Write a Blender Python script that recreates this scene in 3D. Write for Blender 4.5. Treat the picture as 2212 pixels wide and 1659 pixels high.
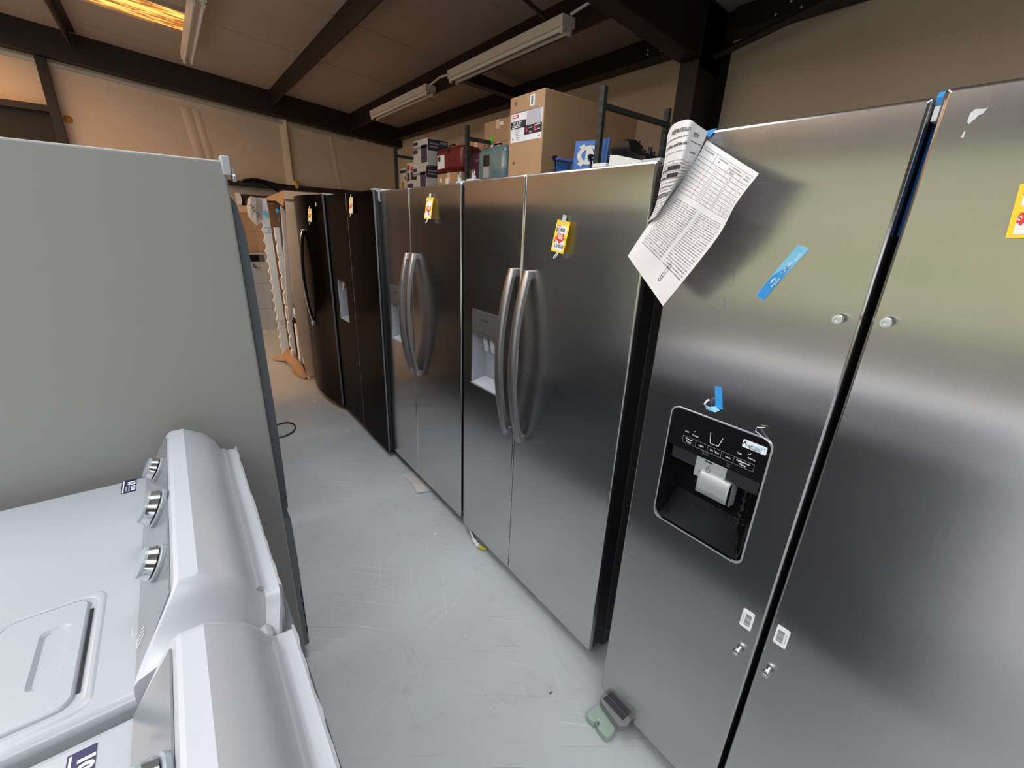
import bpy, bmesh, math, random
from mathutils import Vector, Matrix

for _o in list(bpy.data.objects):
    bpy.data.objects.remove(_o)
SC = bpy.context.scene
COL = SC.collection
PI = math.pi
random.seed(7)

# ------------------------------------------------------------------ camera
def camera_axes(yaw, pitch, roll):
    f = Vector((math.sin(yaw) * math.cos(pitch), math.cos(yaw) * math.cos(pitch), -math.sin(pitch)))
    rt = Vector((math.cos(yaw), -math.sin(yaw), 0))
    up = rt.cross(f)
    return (math.cos(roll) * rt + math.sin(roll) * up, -math.sin(roll) * rt + math.cos(roll) * up, f)

cam_data = bpy.data.cameras.new('camera')
cam_data.sensor_fit = 'HORIZONTAL'
cam_data.sensor_width = 36.0
cam_data.lens = 926.0 * 36.0 / 2212.0
cam_data.clip_start = 0.02
cam_data.clip_end = 400
cam = bpy.data.objects.new('camera', cam_data)
COL.objects.link(cam)
_r, _u, _f = camera_axes(*[math.radians(a) for a in (38.2, 19.86, 2.56)])
cam.matrix_world = Matrix(((_r.x, _u.x, -_f.x, 0.0), (_r.y, _u.y, -_f.y, 0.0), (_r.z, _u.z, -_f.z, 1.545), (0, 0, 0, 1)))
SC.camera = cam

# ------------------------------------------------------------------ sky, sun, exposure
world = bpy.data.worlds.new('overcast_sky')
SC.world = world
world.use_nodes = True
_bg = world.node_tree.nodes['Background']
_bg.inputs['Color'].default_value = (0.86, 0.92, 1.0, 1)
_bg.inputs['Strength'].default_value = 1.3

def area_portal(name, loc, rot, sx, sy):
    d = bpy.data.lights.new(name, 'AREA')
    d.shape = 'RECTANGLE'; d.size = sx; d.size_y = sy
    d.cycles.is_portal = True
    o = bpy.data.objects.new(name, d)
    o.location = loc; o.rotation_euler = rot
    COL.objects.link(o)
area_portal('side_door_daylight', (-4.62, 0.6, 1.25), (0, -PI / 2, 0), 2.5, 9.8)
area_portal('front_door_daylight', (-1.5, -5.02, 1.1), (PI / 2, 0, 0), 4.0, 2.2)
sun_d = bpy.data.lights.new('sun', 'SUN'); sun_d.energy = 2.2; sun_d.angle = 0.01; sun_d.color = (1.0, 0.95, 0.86)
sun = bpy.data.objects.new('sun', sun_d); COL.objects.link(sun)
sun.rotation_euler = Vector((0.34, 0.10, -0.93)).to_track_quat('-Z', 'Y').to_euler()

ROOFLIGHT = 4.2          # radiance of the unseen clear roof lights
SC.view_settings.view_transform = 'Standard'
SC.view_settings.look = 'None'
SC.view_settings.gamma = 1.0
SC.view_settings.use_curve_mapping = False
SC.view_settings.exposure = 0.55
SC.cycles.use_denoising = True
SC.cycles.max_bounces = 10
SC.cycles.diffuse_bounces = 5
SC.cycles.glossy_bounces = 4
SC.cycles.transparent_max_bounces = 12
SC.cycles.sample_clamp_indirect = 8.0

# ------------------------------------------------------------------ materials
MATS = {}
def nodes_of(m):
    m.use_nodes = True
    nt = m.node_tree
    return nt, nt.nodes, nt.links, nt.nodes['Principled BSDF']

def mat(name, col, rough=0.5, metal=0.0, spec=0.5, noise=0.0, nscale=8.0, bump=0.0, bscale=60.0, alpha=1.0, coat=0.0,
        trans=0.0, stretch=(1, 1, 1)):
    if name in MATS:
        return MATS[name]
    m = bpy.data.materials.new(name)
    nt, N, L, b = nodes_of(m)
    b.inputs['Base Color'].default_value = (*col, 1)
    b.inputs['Roughness'].default_value = rough
    b.inputs['Metallic'].default_value = metal
    b.inputs['Specular IOR Level'].default_value = spec
    b.inputs['Alpha'].default_value = alpha
    b.inputs['Coat Weight'].default_value = coat
    b.inputs['Transmission Weight'].default_value = trans
    tc = N.new('ShaderNodeTexCoord')
    mp = N.new('ShaderNodeMapping'); mp.inputs['Scale'].default_value = stretch
    L.new(tc.outputs['Object'], mp.inputs['Vector'])
    nz = N.new('ShaderNodeTexNoise'); nz.inputs['Scale'].default_value = nscale; nz.inputs['Detail'].default_value = 5
    L.new(mp.outputs['Vector'], nz.inputs['Vector'])
    if noise > 0:
        mx = N.new('ShaderNodeMix'); mx.data_type = 'RGBA'
        mx.inputs[6].default_value = (*[c * (1 - noise) for c in col], 1)
        mx.inputs[7].default_value = (*[min(1, c * (1 + noise)) for c in col], 1)
        L.new(nz.outputs['Fac'], mx.inputs[0]); L.new(mx.outputs[2], b.inputs['Base Color'])
    if bump > 0:
        n2 = N.new('ShaderNodeTexNoise'); n2.inputs['Scale'].default_value = bscale; n2.inputs['Detail'].default_value = 3
        L.new(mp.outputs['Vector'], n2.inputs['Vector'])
        bp = N.new('ShaderNodeBump'); bp.inputs['Strength'].default_value = bump; bp.inputs['Distance'].default_value = 0.01
        L.new(n2.outputs['Fac'], bp.inputs['Height']); L.new(bp.outputs['Normal'], b.inputs['Normal'])
    MATS[name] = m
    return m

def steel(name, col, rough, aniso, tint=0.12, edge=1.0):
    """brushed steel: vertical grain, so reflections smear sideways; faint handling smudges"""
    m = bpy.data.materials.new(name)
    nt, N, L, b = nodes_of(m)
    b.inputs['Metallic'].default_value = 1.0
    b.inputs['Anisotropic'].default_value = aniso
    b.inputs['Specular Tint'].default_value = (edge, edge, edge, 1)
    tg = N.new('ShaderNodeTangent'); tg.direction_type = 'UV_MAP'; tg.uv_map = 'UVMap'
    L.new(tg.outputs['Tangent'], b.inputs['Tangent'])
    uv = N.new('ShaderNodeUVMap'); uv.uv_map = 'UVMap'
    mp = N.new('ShaderNodeMapping'); mp.inputs['Scale'].default_value = (420, 5, 1)
    L.new(uv.outputs['UV'], mp.inputs['Vector'])
    gr = N.new('ShaderNodeTexNoise'); gr.inputs['Scale'].default_value = 1.0; gr.inputs['Detail'].default_value = 3
    L.new(mp.outputs['Vector'], gr.inputs['Vector'])
    sm = N.new('ShaderNodeTexNoise'); sm.inputs['Scale'].default_value = 5.0; sm.inputs['Detail'].default_value = 6
    L.new(uv.outputs['UV'], sm.inputs['Vector'])
    ad = N.new('ShaderNodeMath'); ad.operation = 'MULTIPLY_ADD'; ad.inputs[1].default_value = 0.45
    L.new(gr.outputs['Fac'], ad.inputs[0])
    s2 = N.new('ShaderNodeMath'); s2.operation = 'MULTIPLY'; s2.inputs[1].default_value = 0.55
    L.new(sm.outputs['Fac'], s2.inputs[0]); L.new(s2.outputs[0], ad.inputs[2])
    mx = N.new('ShaderNodeMix'); mx.data_type = 'RGBA'
    mx.inputs[6].default_value = (*[c * (1 - tint) for c in col], 1)
    mx.inputs[7].default_value = (*[min(1, c * (1 + tint)) for c in col], 1)
    L.new(ad.outputs[0], mx.inputs[0]); L.new(mx.outputs[2], b.inputs['Base Color'])
    rr = N.new('ShaderNodeMapRange'); rr.inputs['To Min'].default_value = rough * 0.85; rr.inputs['To Max'].default_value = rough * 1.2
    L.new(ad.outputs[0], rr.inputs['Value']); L.new(rr.outputs['Result'], b.inputs['Roughness'])
    MATS[name] = m
    return m

M_steel = steel('brushed_stainless', (0.50, 0.485, 0.485), 0.20, 0.90)
M_steelB = steel('brushed_stainless_dark', (0.60, 0.585, 0.585), 0.20, 0.90)
M_black_steel = steel('black_stainless', (0.050, 0.046, 0.045), 0.17, 0.6, 0.12, 0.45)
M_handle = mat('handle_metal', (0.36, 0.35, 0.35), 0.42, 1.0, noise=0.08, nscale=30)
M_chrome = mat('chrome', (0.62, 0.63, 0.65), 0.14, 1.0)
M_zinc = mat('zinc', (0.62, 0.68, 0.70), 0.28, 1.0)
M_side = mat('door_side_dark', (0.020, 0.020, 0.024), 0.42)
M_cab = mat('cabinet_charcoal', (0.060, 0.058, 0.062), 0.45)
M_gasket = mat('gasket_black', (0.012, 0.012, 0.014), 0.6)
M_hinge = mat('hinge_grey', (0.42, 0.45, 0.48), 0.4)
M_panelside = mat('fridge_side_grey', (0.29, 0.285, 0.265), 0.42, 0.0, spec=0.45, noise=0.03, nscale=2.0, bump=0.03, bscale=900)
M_white = mat('enamel_white', (0.38, 0.392, 0.415), 0.22, noise=0.015, nscale=6)
M_whitepl = mat('plastic_white', (0.46, 0.465, 0.495), 0.3, noise=0.02, nscale=5)
M_panelgrey = mat('console_grey', (0.20, 0.21, 0.225), 0.18, noise=0.03, nscale=6)
M_clear = mat('knob_clear', (0.30, 0.33, 0.35), 0.12, spec=0.6, noise=0.05, nscale=25)
M_backplate = mat('machine_back', (0.13, 0.135, 0.145), 0.6, noise=0.2, nscale=90)
M_black = mat('black_plastic', (0.010, 0.010, 0.012), 0.35)
M_blackgloss = mat('black_gloss', (0.006, 0.006, 0.008), 0.08)
M_darkgrey = mat('dark_grey_plastic', (0.020, 0.020, 0.023), 0.4)
M_disp = mat('dispenser_grey', (0.30, 0.30, 0.335), 0.35, noise=0.05)
M_silver = mat('silver_plastic', (0.52, 0.53, 0.54), 0.3, 0.4)
M_bluetape = mat('blue_tape', (0.035, 0.30, 0.72), 0.45, noise=0.12, nscale=40)
M_bluelight = mat('blue_tape_light', (0.22, 0.56, 0.85), 0.35, noise=0.3, nscale=60)
M_paper = mat('paper_white', (0.76, 0.74, 0.75), 0.7, noise=0.03, nscale=12)
M_ink = mat('ink_black', (0.03, 0.022, 0.03), 0.7)
M_inkgrey = mat('ink_grey', (0.22, 0.20, 0.22), 0.7)
M_printw = mat('print_white', (0.82, 0.82, 0.84), 0.6)
M_yellow = mat('tag_yellow', (0.93, 0.62, 0.012), 0.5)
M_red = mat('tag_red', (0.70, 0.015, 0.03), 0.5)
M_tagwhite = mat('tag_white', (0.80, 0.80, 0.80), 0.5)
M_card = mat('cardboard', (0.44, 0.26, 0.14), 0.8, noise=0.12, nscale=5, bump=0.05, bscale=120)
M_card2 = mat('cardboard_light', (0.72, 0.48, 0.32), 0.8, noise=0.12, nscale=5, bump=0.05, bscale=120)
M_cardedge = mat('cardboard_edge', (0.20, 0.11, 0.055), 0.9, noise=0.2, nscale=60)
M_foam = mat('white_foam', (0.80, 0.79, 0.76), 0.7, noise=0.06, nscale=30, bump=0.1, bscale=200)
M_red_beam = mat('primer_red_steel', (0.013, 0.005, 0.0045), 0.55, noise=0.25, nscale=6)
M_green_rack = mat('rack_green', (0.020, 0.032, 0.033), 0.45, noise=0.25, nscale=20)
M_fixture = mat('fixture_white', (0.62, 0.56, 0.52), 0.45, noise=0.05)
M_tube = mat('lamp_tube', (0.70, 0.66, 0.62), 0.25)
M_greenpl = mat('pale_green_plastic', (0.33, 0.42, 0.34), 0.35, noise=0.08, nscale=30)
M_greypl = mat('grey_bracket', (0.20, 0.19, 0.19), 0.4, noise=0.1, nscale=30)
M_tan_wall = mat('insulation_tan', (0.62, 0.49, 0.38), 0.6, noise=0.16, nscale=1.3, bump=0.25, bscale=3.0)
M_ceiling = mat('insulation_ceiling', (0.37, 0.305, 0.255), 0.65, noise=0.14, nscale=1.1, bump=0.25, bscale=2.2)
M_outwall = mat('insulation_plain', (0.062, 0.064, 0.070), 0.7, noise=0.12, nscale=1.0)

def floor_material():
    m = bpy.data.materials.new('painted_concrete')
    nt, N, L, b = nodes_of(m)
    tc = N.new('ShaderNodeTexCoord')
    big = N.new('ShaderNodeTexNoise'); big.inputs['Scale'].default_value = 1.6; big.inputs['Detail'].default_value = 8; big.inputs['Roughness'].default_value = 0.6
    L.new(tc.outputs['Object'], big.inputs['Vector'])
    cr = N.new('ShaderNodeValToRGB')
    cr.color_ramp.elements[0].position = 0.30; cr.color_ramp.elements[0].color = (0.48, 0.49, 0.49, 1)
    cr.color_ramp.elements[1].position = 0.70; cr.color_ramp.elements[1].color = (0.54, 0.56, 0.565, 1)
    L.new(big.outputs['Fac'], cr.inputs['Fac'])
    col = cr.outputs['Color']
    def layer(col, fac, c):
        mx = N.new('ShaderNodeMix'); mx.data_type = 'RGBA'
        L.new(fac, mx.inputs[0]); L.new(col, mx.inputs[6]); mx.inputs[7].default_value = (*c, 1)
        return mx.outputs[2]
    def math_(op, a, b_=None, clamp=False):
        n = N.new('ShaderNodeMath'); n.operation = op; n.use_clamp = clamp
        for i, v in enumerate((a, b_)):
            if v is None: continue
            if isinstance(v, (int, float)): n.inputs[i].default_value = v
            else: L.new(v, n.inputs[i])
        return n.outputs[0]
    # fine scratches: thin streaks in several directions, gathered in patches
    for k, (rot, sx, sy, c, amt, th) in enumerate(((0.45, 130, 2.2, (0.70, 0.73, 0.72), 0.60, 0.665), (-0.8, 110, 1.8, (0.70, 0.73, 0.72), 0.55, 0.67), (1.25, 120, 2.6, (0.68, 0.71, 0.70), 0.55, 0.67),
                                               (2.2, 120, 3.0, (0.20, 0.20, 0.20), 0.50, 0.67), (0.05, 140, 2.8, (0.22, 0.215, 0.20), 0.45, 0.68))):
        ro = N.new('ShaderNodeMapping'); ro.inputs['Rotation'].default_value = (0, 0, rot); ro.inputs['Location'].default_value = (k * 3.1, k * 1.7, 0)
        L.new(tc.outputs['Object'], ro.inputs['Vector'])
        mp = N.new('ShaderNodeMapping'); mp.inputs['Scale'].default_value = (sx, sy, 1)
        L.new(ro.outputs['Vector'], mp.inputs['Vector'])
        nz = N.new('ShaderNodeTexNoise'); nz.inputs['Scale'].default_value = 1.0; nz.inputs['Detail'].default_value = 1.5
        L.new(mp.outputs['Vector'], nz.inputs['Vector'])
        line = math_('MULTIPLY', math_('SUBTRACT', nz.outputs['Fac'], th), 30.0, True)
        n2 = N.new('ShaderNodeTexNoise'); n2.inputs['Scale'].default_value = 2.2; n2.inputs['Detail'].default_value = 4
        L.new(ro.outputs['Vector'], n2.inputs['Vector'])
        mask = math_('MULTIPLY', math_('SUBTRACT', n2.outputs['Fac'], 0.42), 4.0, True)
        col = layer(col, math_('MULTIPLY', math_('MULTIPLY', line, mask), amt), c)
    st = N.new('ShaderNodeTexNoise'); st.inputs['Scale'].default_value = 7.0; st.inputs['Detail'].default_value = 10; st.inputs['Roughness'].default_value = 0.75
    L.new(tc.outputs['Object'], st.inputs['Vector'])
    fac = math_('MULTIPLY', math_('SUBTRACT', st.outputs['Fac'], 0.56), 4.0, True)
    col = layer(col, math_('MULTIPLY', fac, 0.55), (0.27, 0.245, 0.205))
    s3 = N.new('ShaderNodeTexNoise'); s3.inputs['Scale'].default_value = 26.0; s3.inputs['Detail'].default_value = 8; s3.inputs['Roughness'].default_value = 0.7
    L.new(tc.outputs['Object'], s3.inputs['Vector'])
    fac = math_('MULTIPLY', math_('SUBTRACT', s3.outputs['Fac'], 0.63), 6.0, True)
    col = layer(col, math_('MULTIPLY', fac, 0.45), (0.20, 0.19, 0.18))
    s4 = N.new('ShaderNodeTexNoise'); s4.inputs['Scale'].default_value = 3.3; s4.inputs['Detail'].default_value = 6
    L.new(tc.outputs['Object'], s4.inputs['Vector'])
    fac = math_('MULTIPLY', math_('SUBTRACT', s4.outputs['Fac'], 0.54), 4.0, True)
    col = layer(col, math_('MULTIPLY', fac, 0.30), (0.50, 0.58, 0.56))
    L.new(col, b.inputs['Base Color'])
    rr = N.new('ShaderNodeMapRange'); rr.inputs['To Min'].default_value = 0.32; rr.inputs['To Max'].default_value = 0.52
    L.new(big.outputs['Fac'], rr.inputs['Value']); L.new(rr.outputs['Result'], b.inputs['Roughness'])
    b.inputs['Specular IOR Level'].default_value = 0.4
    return m
M_floor = floor_material()

def print_material(name, rows, cols, v0, v1, u0, u1):
    """white paper with rows of printed body text between u0..u1, v0..v1 of its own sheet coordinates"""
    m = bpy.data.materials.new(name)
    nt, N, L, b = nodes_of(m)
    b.inputs['Roughness'].default_value = 0.7
    uv = N.new('ShaderNodeUVMap'); uv.uv_map = 'UVMap'
    sp = N.new('ShaderNodeSeparateXYZ'); L.new(uv.outputs['UV'], sp.inputs[0])
    def math_(op, a, b_=None):
        n = N.new('ShaderNodeMath'); n.operation = op
        for i, v in enumerate((a, b_)):
            if v is None: continue
            if isinstance(v, (int, float)): n.inputs[i].default_value = v
            else: L.new(v, n.inputs[i])
        return n.outputs[0]
    u, v = sp.outputs[0], sp.outputs[1]
    vr = math_('MULTIPLY', v, rows)
    row = math_('FLOOR', vr)
    inrow = math_('LESS_THAN', math_('ABSOLUTE', math_('SUBTRACT', math_('FRACT', vr), 0.5)), 0.24)
    cb = N.new('ShaderNodeCombineXYZ')
    L.new(math_('MULTIPLY', u, 95.0), cb.inputs[0]); L.new(math_('MULTIPLY', row, 7.31), cb.inputs[1])
    nz = N.new('ShaderNodeTexNoise'); nz.inputs['Scale'].default_value = 1.0; nz.inputs['Detail'].default_value = 1
    L.new(cb.outputs[0], nz.inputs['Vector'])
    word = math_('GREATER_THAN', nz.outputs['Fac'], 0.43)
    f = math_('MULTIPLY', inrow, word)
    for s, op, lim in ((v, 'GREATER_THAN', v0), (v, 'LESS_THAN', v1), (u, 'GREATER_THAN', u0), (u, 'LESS_THAN', u1)):
        f = math_('MULTIPLY', f, math_(op, s, lim))
    if cols == 2:
        f = math_('MULTIPLY', f, math_('GREATER_THAN', math_('ABSOLUTE', math_('SUBTRACT', u, (u0 + u1) / 2)), 0.025))
    mx = N.new('ShaderNodeMix'); mx.data_type = 'RGBA'
    mx.inputs[6].default_value = (0.76, 0.74, 0.75, 1); mx.inputs[7].default_value = (0.17, 0.15, 0.16, 1)
    L.new(math_('MULTIPLY', f, 0.8), mx.inputs[0]); L.new(mx.outputs[2], b.inputs['Base Color'])
    return m

def film_material(name, amount, rough, col=(0.9, 0.9, 0.9), ior=1.5):
    """clear thin plastic: mostly see-through with gloss"""
    m = bpy.data.materials.new(name); m.use_nodes = True
    nt = m.node_tree; N, L = nt.nodes, nt.links
    N.remove(N['Principled BSDF'])
    g = N.new('ShaderNodeBsdfPrincipled'); g.inputs['Base Color'].default_value = (*col, 1); g.inputs['Roughness'].default_value = rough
    t = N.new('ShaderNodeBsdfTransparent')
    mx = N.new('ShaderNodeMixShader')
    fr = N.new('ShaderNodeFresnel'); fr.inputs['IOR'].default_value = ior
    ad = N.new('ShaderNodeMath'); ad.operation = 'ADD'; ad.use_clamp = True; ad.inputs[1].default_value = amount
    L.new(fr.outputs[0], ad.inputs[0]); L.new(ad.outputs[0], mx.inputs[0])
    L.new(t.outputs[0], mx.inputs[1]); L.new(g.outputs[0], mx.inputs[2])
    L.new(mx.outputs[0], N['Material Output'].inputs['Surface'])
    return m
M_film = film_material('clear_film', 0.05, 0.12)
M_wrap = film_material('milky_wrap', 0.10, 0.25, (0.50, 0.45, 0.38), 1.12)
M_darkfilm = film_material('crinkled_film', 0.0, 0.05, (0.004, 0.004, 0.004), 1.34)

def glow_material(name, col, s, ribs):
    m = bpy.data.materials.new(name)
    nt, N, L, b = nodes_of(m)
    tc = N.new('ShaderNodeTexCoord')
    mp = N.new('ShaderNodeMapping'); mp.inputs['Scale'].default_value = (4.0, 30, 1)
    L.new(tc.outputs['Object'], mp.inputs['Vector'])
    nz = N.new('ShaderNodeTexNoise'); nz.inputs['Scale'].default_value = 1.0; nz.inputs['Detail'].default_value = 4
    L.new(mp.outputs['Vector'], nz.inputs['Vector'])
    cr = N.new('ShaderNodeValToRGB')
    cr.color_ramp.elements[0].position = 0.42; cr.color_ramp.elements[0].color = (0.10, 0.028, 0.004, 1)
    cr.color_ramp.elements[1].position = 0.62; cr.color_ramp.elements[1].color = (*col, 1)
    L.new(nz.outputs['Fac'], cr.inputs['Fac'])
    L.new(cr.outputs['Color'], b.inputs['Emission Color']); b.inputs['Emission Strength'].default_value = s
    b.inputs['Base Color'].default_value = (0.5, 0.3, 0.1, 1)
    return m
M_skylight = glow_material('amber_skylight', (1.0, 0.46, 0.10), 1.5, 1)
M_amber = glow_material('amber_fill_glow', (1.0, 0.50, 0.14), 8.0, 1)

# ------------------------------------------------------------------ geometry helpers
def V(*a):
    return Vector(a)

def merge(dst, src):
    me = bpy.data.meshes.new('t'); src.to_mesh(me); src.free()
    dst.from_mesh(me); bpy.data.meshes.remove(me)

def box(bm, a, b, r=0.0, seg=2):
    t = bmesh.new()
    x0, y0, z0 = [min(a[i], b[i]) for i in range(3)]
    x1, y1, z1 = [max(a[i], b[i]) for i in range(3)]
    vs = [t.verts.new(p) for p in ((x0, y0, z0), (x1, y0, z0), (x1, y1, z0), (x0, y1, z0), (x0, y0, z1), (x1, y0, z1), (x1, y1, z1), (x0, y1, z1))]
    for f in ((0, 3, 2, 1), (4, 5, 6, 7), (0, 1, 5, 4), (1, 2, 6, 5), (2, 3, 7, 6), (3, 0, 4, 7)):
        t.faces.new([vs[i] for i in f])
    if r > 0:
        bmesh.ops.bevel(t, geom=list(t.edges), offset=r, segments=seg, affect='EDGES', profile=0.5)
    merge(bm, t)
    return bm

def prism(bm, pts, vec):
    vec = Vector(vec)
    a = [bm.verts.new(p) for p in pts]
    b = [bm.verts.new(Vector(p) + vec) for p in pts]
    n = len(pts)
    bm.faces.new(a); bm.faces.new(b[::-1])
    for i in range(n):
        bm.faces.new((a[i], b[i], b[(i + 1) % n], a[(i + 1) % n]))
    return bm

def loft(bm, secs, closed=True, cap0=True, cap1=True):
    rows = [[bm.verts.new(p) for p in s] for s in secs]
    n = len(rows[0])
    for i in range(len(rows) - 1):
        for j in range(n if closed else n - 1):
            k = (j + 1) % n
            bm.faces.new((rows[i][j], rows[i][k], rows[i + 1][k], rows[i + 1][j]))
    if cap0: bm.faces.new(rows[0][::-1])
    if cap1: bm.faces.new(rows[-1])
    return bm

def frame_along(pts, i):
    p = [Vector(q) for q in pts]
    d = (p[min(i + 1, len(p) - 1)] - p[max(i - 1, 0)])
    d.normalize()
    ref = Vector((0, 0, 1)) if abs(d.z) < 0.9 else Vector((0, 1, 0))
    s = d.cross(ref); s.normalize()
    return s, s.cross(d)

def tube(bm, pts, r, n=8):
    secs = []
    for i, p in enumerate(pts):
        s, u = frame_along(pts, i)
        rr = r[i] if isinstance(r, (list, tuple)) else r
        secs.append([Vector(p) + s * (rr * math.cos(2 * PI * k / n)) + u * (rr * math.sin(2 * PI * k / n)) for k in range(n)])
    return loft(bm, secs)

def cyl(bm, p0, p1, r0, r1=None, n=16):
    return tube(bm, [p0, p1], [r0, r0 if r1 is None else r1], n)

def lathe(bm, org, axis, prof, n=20):
    axis = Vector(axis).normalized()
    ref = Vector((0, 0, 1)) if abs(axis.z) < 0.9 else Vector((0, 1, 0))
    s = axis.cross(ref).normalized(); u = s.cross(axis)
    secs = [[Vector(org) + axis * t + s * (r * math.cos(2 * PI * k / n)) + u * (r * math.sin(2 * PI * k / n)) for k in range(n)] for t, r in prof]
    return loft(bm, secs)

def rrect(y0, y1, z0, z1, r, k=4):
    """rounded rectangle as (y, z) points, k points a corner"""
    out = []
    for cy, cz, a in ((y1 - r, z1 - r, 0), (y0 + r, z1 - r, PI / 2), (y0 + r, z0 + r, PI), (y1 - r, z0 + r, 1.5 * PI)):
        for i in range(k):
            t = a + (PI / 2) * i / (k - 1)
            out.append((cy + r * math.cos(t), cz + r * math.sin(t)))
    return out

BASE = {}
def root_base(o):
    while o.parent: o = o.parent
    return BASE.get(o.name, Vector((0, 0, 0)))

def obj(name, bm, m, parent=None, smooth=True, angle=40, uvs=None):
    bmesh.ops.recalc_face_normals(bm, faces=bm.faces)
    off = root_base(parent) if parent else Vector((0, 0, 0))
    lay = bm.loops.layers.uv.new('UVMap') if not bm.loops.layers.uv else bm.loops.layers.uv[0]
    if uvs != 'own':
        for f in bm.faces:
            n = f.normal
            for l in f.loops:
                c = l.vert.co
                l[lay].uv = (c.x, c.y) if abs(n.z) > 0.75 else ((c.y, c.z) if abs(n.x) >= abs(n.y) else (c.x, c.z))
    for v in bm.verts: v.co -= off
    me = bpy.data.meshes.new(name); bm.to_mesh(me); bm.free()
    if smooth:
        for p in me.polygons: p.use_smooth = True
        me.set_sharp_from_angle(angle=math.radians(angle))
        for p in me.polygons:            # big plane faces stay plane, only the softened edges are smooth
            if max(abs(c) for c in p.normal) > 0.99995: p.use_smooth = False
    me.materials.append(m)
    o = bpy.data.objects.new(name, me)
    COL.objects.link(o)
    if parent: o.parent = parent
    return o

def tag(o, label, cat, group=None):
    o['label'] = label; o['category'] = cat
    if group: o['group'] = group
    return o

def thing(name, label, cat, base, group=None):
    o = bpy.data.objects.new(name, None)
    o.empty_display_size = 0.1
    o.location = base
    COL.objects.link(o)
    BASE[o.name] = Vector(base)
    return tag(o, label, cat, group)

def single(name, bm, m, label, cat, group=None, **k):
    return tag(obj(name, bm, m, None, **k), label, cat, group)

def struct(name, bm, m, parent=None, **k):
    o = obj(name, bm, m, parent, **k)
    if parent is None: o['kind'] = 'structure'
    return o

def B(a, b, r=0.0, seg=2):
    return box(bmesh.new(), a, b, r, seg)

def text_geo(s, size, align='CENTER', bold=0.0):
    cu = bpy.data.curves.new('t', 'FONT'); cu.body = s; cu.size = size; cu.align_x = align; cu.align_y = 'CENTER'
    cu.resolution_u = 2; cu.offset = bold
    o = bpy.data.objects.new('t', cu); COL.objects.link(o)
    dg = bpy.context.evaluated_depsgraph_get()
    me = bpy.data.meshes.new_from_object(o.evaluated_get(dg))
    vs = [(v.co.x, v.co.y) for v in me.vertices]; fs = [tuple(p.vertices) for p in me.polygons]
    bpy.data.objects.remove(o); bpy.data.curves.remove(cu); bpy.data.meshes.remove(me)
    return vs, fs

def add_text(bm, s, size, fn, align='CENTER', bold=0.0, sx=1.0):
    vs, fs = text_geo(s, size, align, bold)
    vv = [bm.verts.new(fn(x * sx, y)) for x, y in vs]
    for f in fs:
        try: bm.faces.new([vv[i] for i in f])
        except ValueError: pass
    return bm

def plane_fn(o, u, v):
    o, u, v = Vector(o), Vector(u).normalized(), Vector(v).normalized()
    return lambda x, y: o + u * x + v * y

def rect_on(bm, fn, x0, x1, y0, y1):
    vs = [bm.verts.new(fn(*p)) for p in ((x0, y0), (x1, y0), (x1, y1), (x0, y1))]
    bm.faces.new(vs)
    return bm

def copy_tree(o, parent=None):
    c = o.copy(); COL.objects.link(c); c.parent = parent
    for ch in list(o.children): copy_tree(ch, c)
    return c

# ================================================================== the building
def zc(x):            # underside of the roof insulation
    return 3.016 + 0.0903 * (3.448 - x)
XW, YB, XL, YF = 3.40, 7.75, -4.60, -5.0

struct('floor', B((XL - 0.1, YF - 0.1, -0.12), (XW + 0.1, YB + 0.1, 0.0)), M_floor, smooth=False)
bm = bmesh.new()
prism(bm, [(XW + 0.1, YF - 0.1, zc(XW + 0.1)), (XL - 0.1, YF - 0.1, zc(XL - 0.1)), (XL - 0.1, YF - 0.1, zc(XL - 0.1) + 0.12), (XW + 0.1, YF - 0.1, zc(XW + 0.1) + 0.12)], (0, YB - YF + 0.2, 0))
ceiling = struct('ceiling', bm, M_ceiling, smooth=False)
for i, yy in enumerate((7.05, 5.75, 4.55, 3.3, 2.05, 0.8)):   # taped joints of the ceiling insulation
    bm = bmesh.new()
    prism(bm, [(XW, yy, zc(XW) - 0.004), (XL, yy, zc(XL) - 0.004), (XL, yy, zc(XL) + 0.01), (XW, yy, zc(XW) + 0.01)], (0, 0.035, 0))
    obj('insulation_seam', bm, M_ceiling, ceiling, smooth=False)
wall_right = struct('wall_right', B((XW, YF, 0), (XW + 0.1, YB, 3.1)), M_tan_wall, smooth=False)
wall_back = struct('wall_back', B((XL, YB, 0), (XW + 0.1, YB + 0.1, 3.8)), M_tan_wall, smooth=False)
bm = bmesh.new()
loft(bm, [[(1.66 + dx, YB - dd, z) for dx, dd in ((-0.07, 0), (-0.045, 0.012), (-0.015, 0.045), (0.02, 0.05), (0.035, 0.012), (0.06, 0))] for z in (1.96, 2.3, 2.9)], closed=True)
obj('insulation_fold', bm, M_tan_wall, wall_back)
for xx, ww in ((0.55, 0.02), (2.35, 0.012), (0.66, 0.015)):
    bm = bmesh.new()
    loft(bm, [[(xx + dx * ww * 3 + (z - 2.4) * -0.12, YB - dd, z) for dx, dd in ((-1, 0), (0, ww), (1, 0))] for z in (2.03, 2.4, 2.85)])
    obj('insulation_fold', bm, M_tan_wall, wall_back)
bm = bmesh.new()
tube(bm, [(1.70, YB - 0.05, 2.08), (1.71, YB - 0.075, 2.02), (1.69, YB - 0.08, 1.95)], [0.04, 0.06, 0.035], 10)
obj('insulation_tuft', bm, mat('glass_wool', (0.62, 0.42, 0.10), 0.9, noise=0.3, nscale=30), wall_back)
bm = bmesh.new(); lathe(bm, (-0.665, YB + 0.002, 2.53), (0, -1, 0), [(0, 0.05), (0.006, 0.034), (0.018, 0.022), (0.026, 0.008)], 9)
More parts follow.
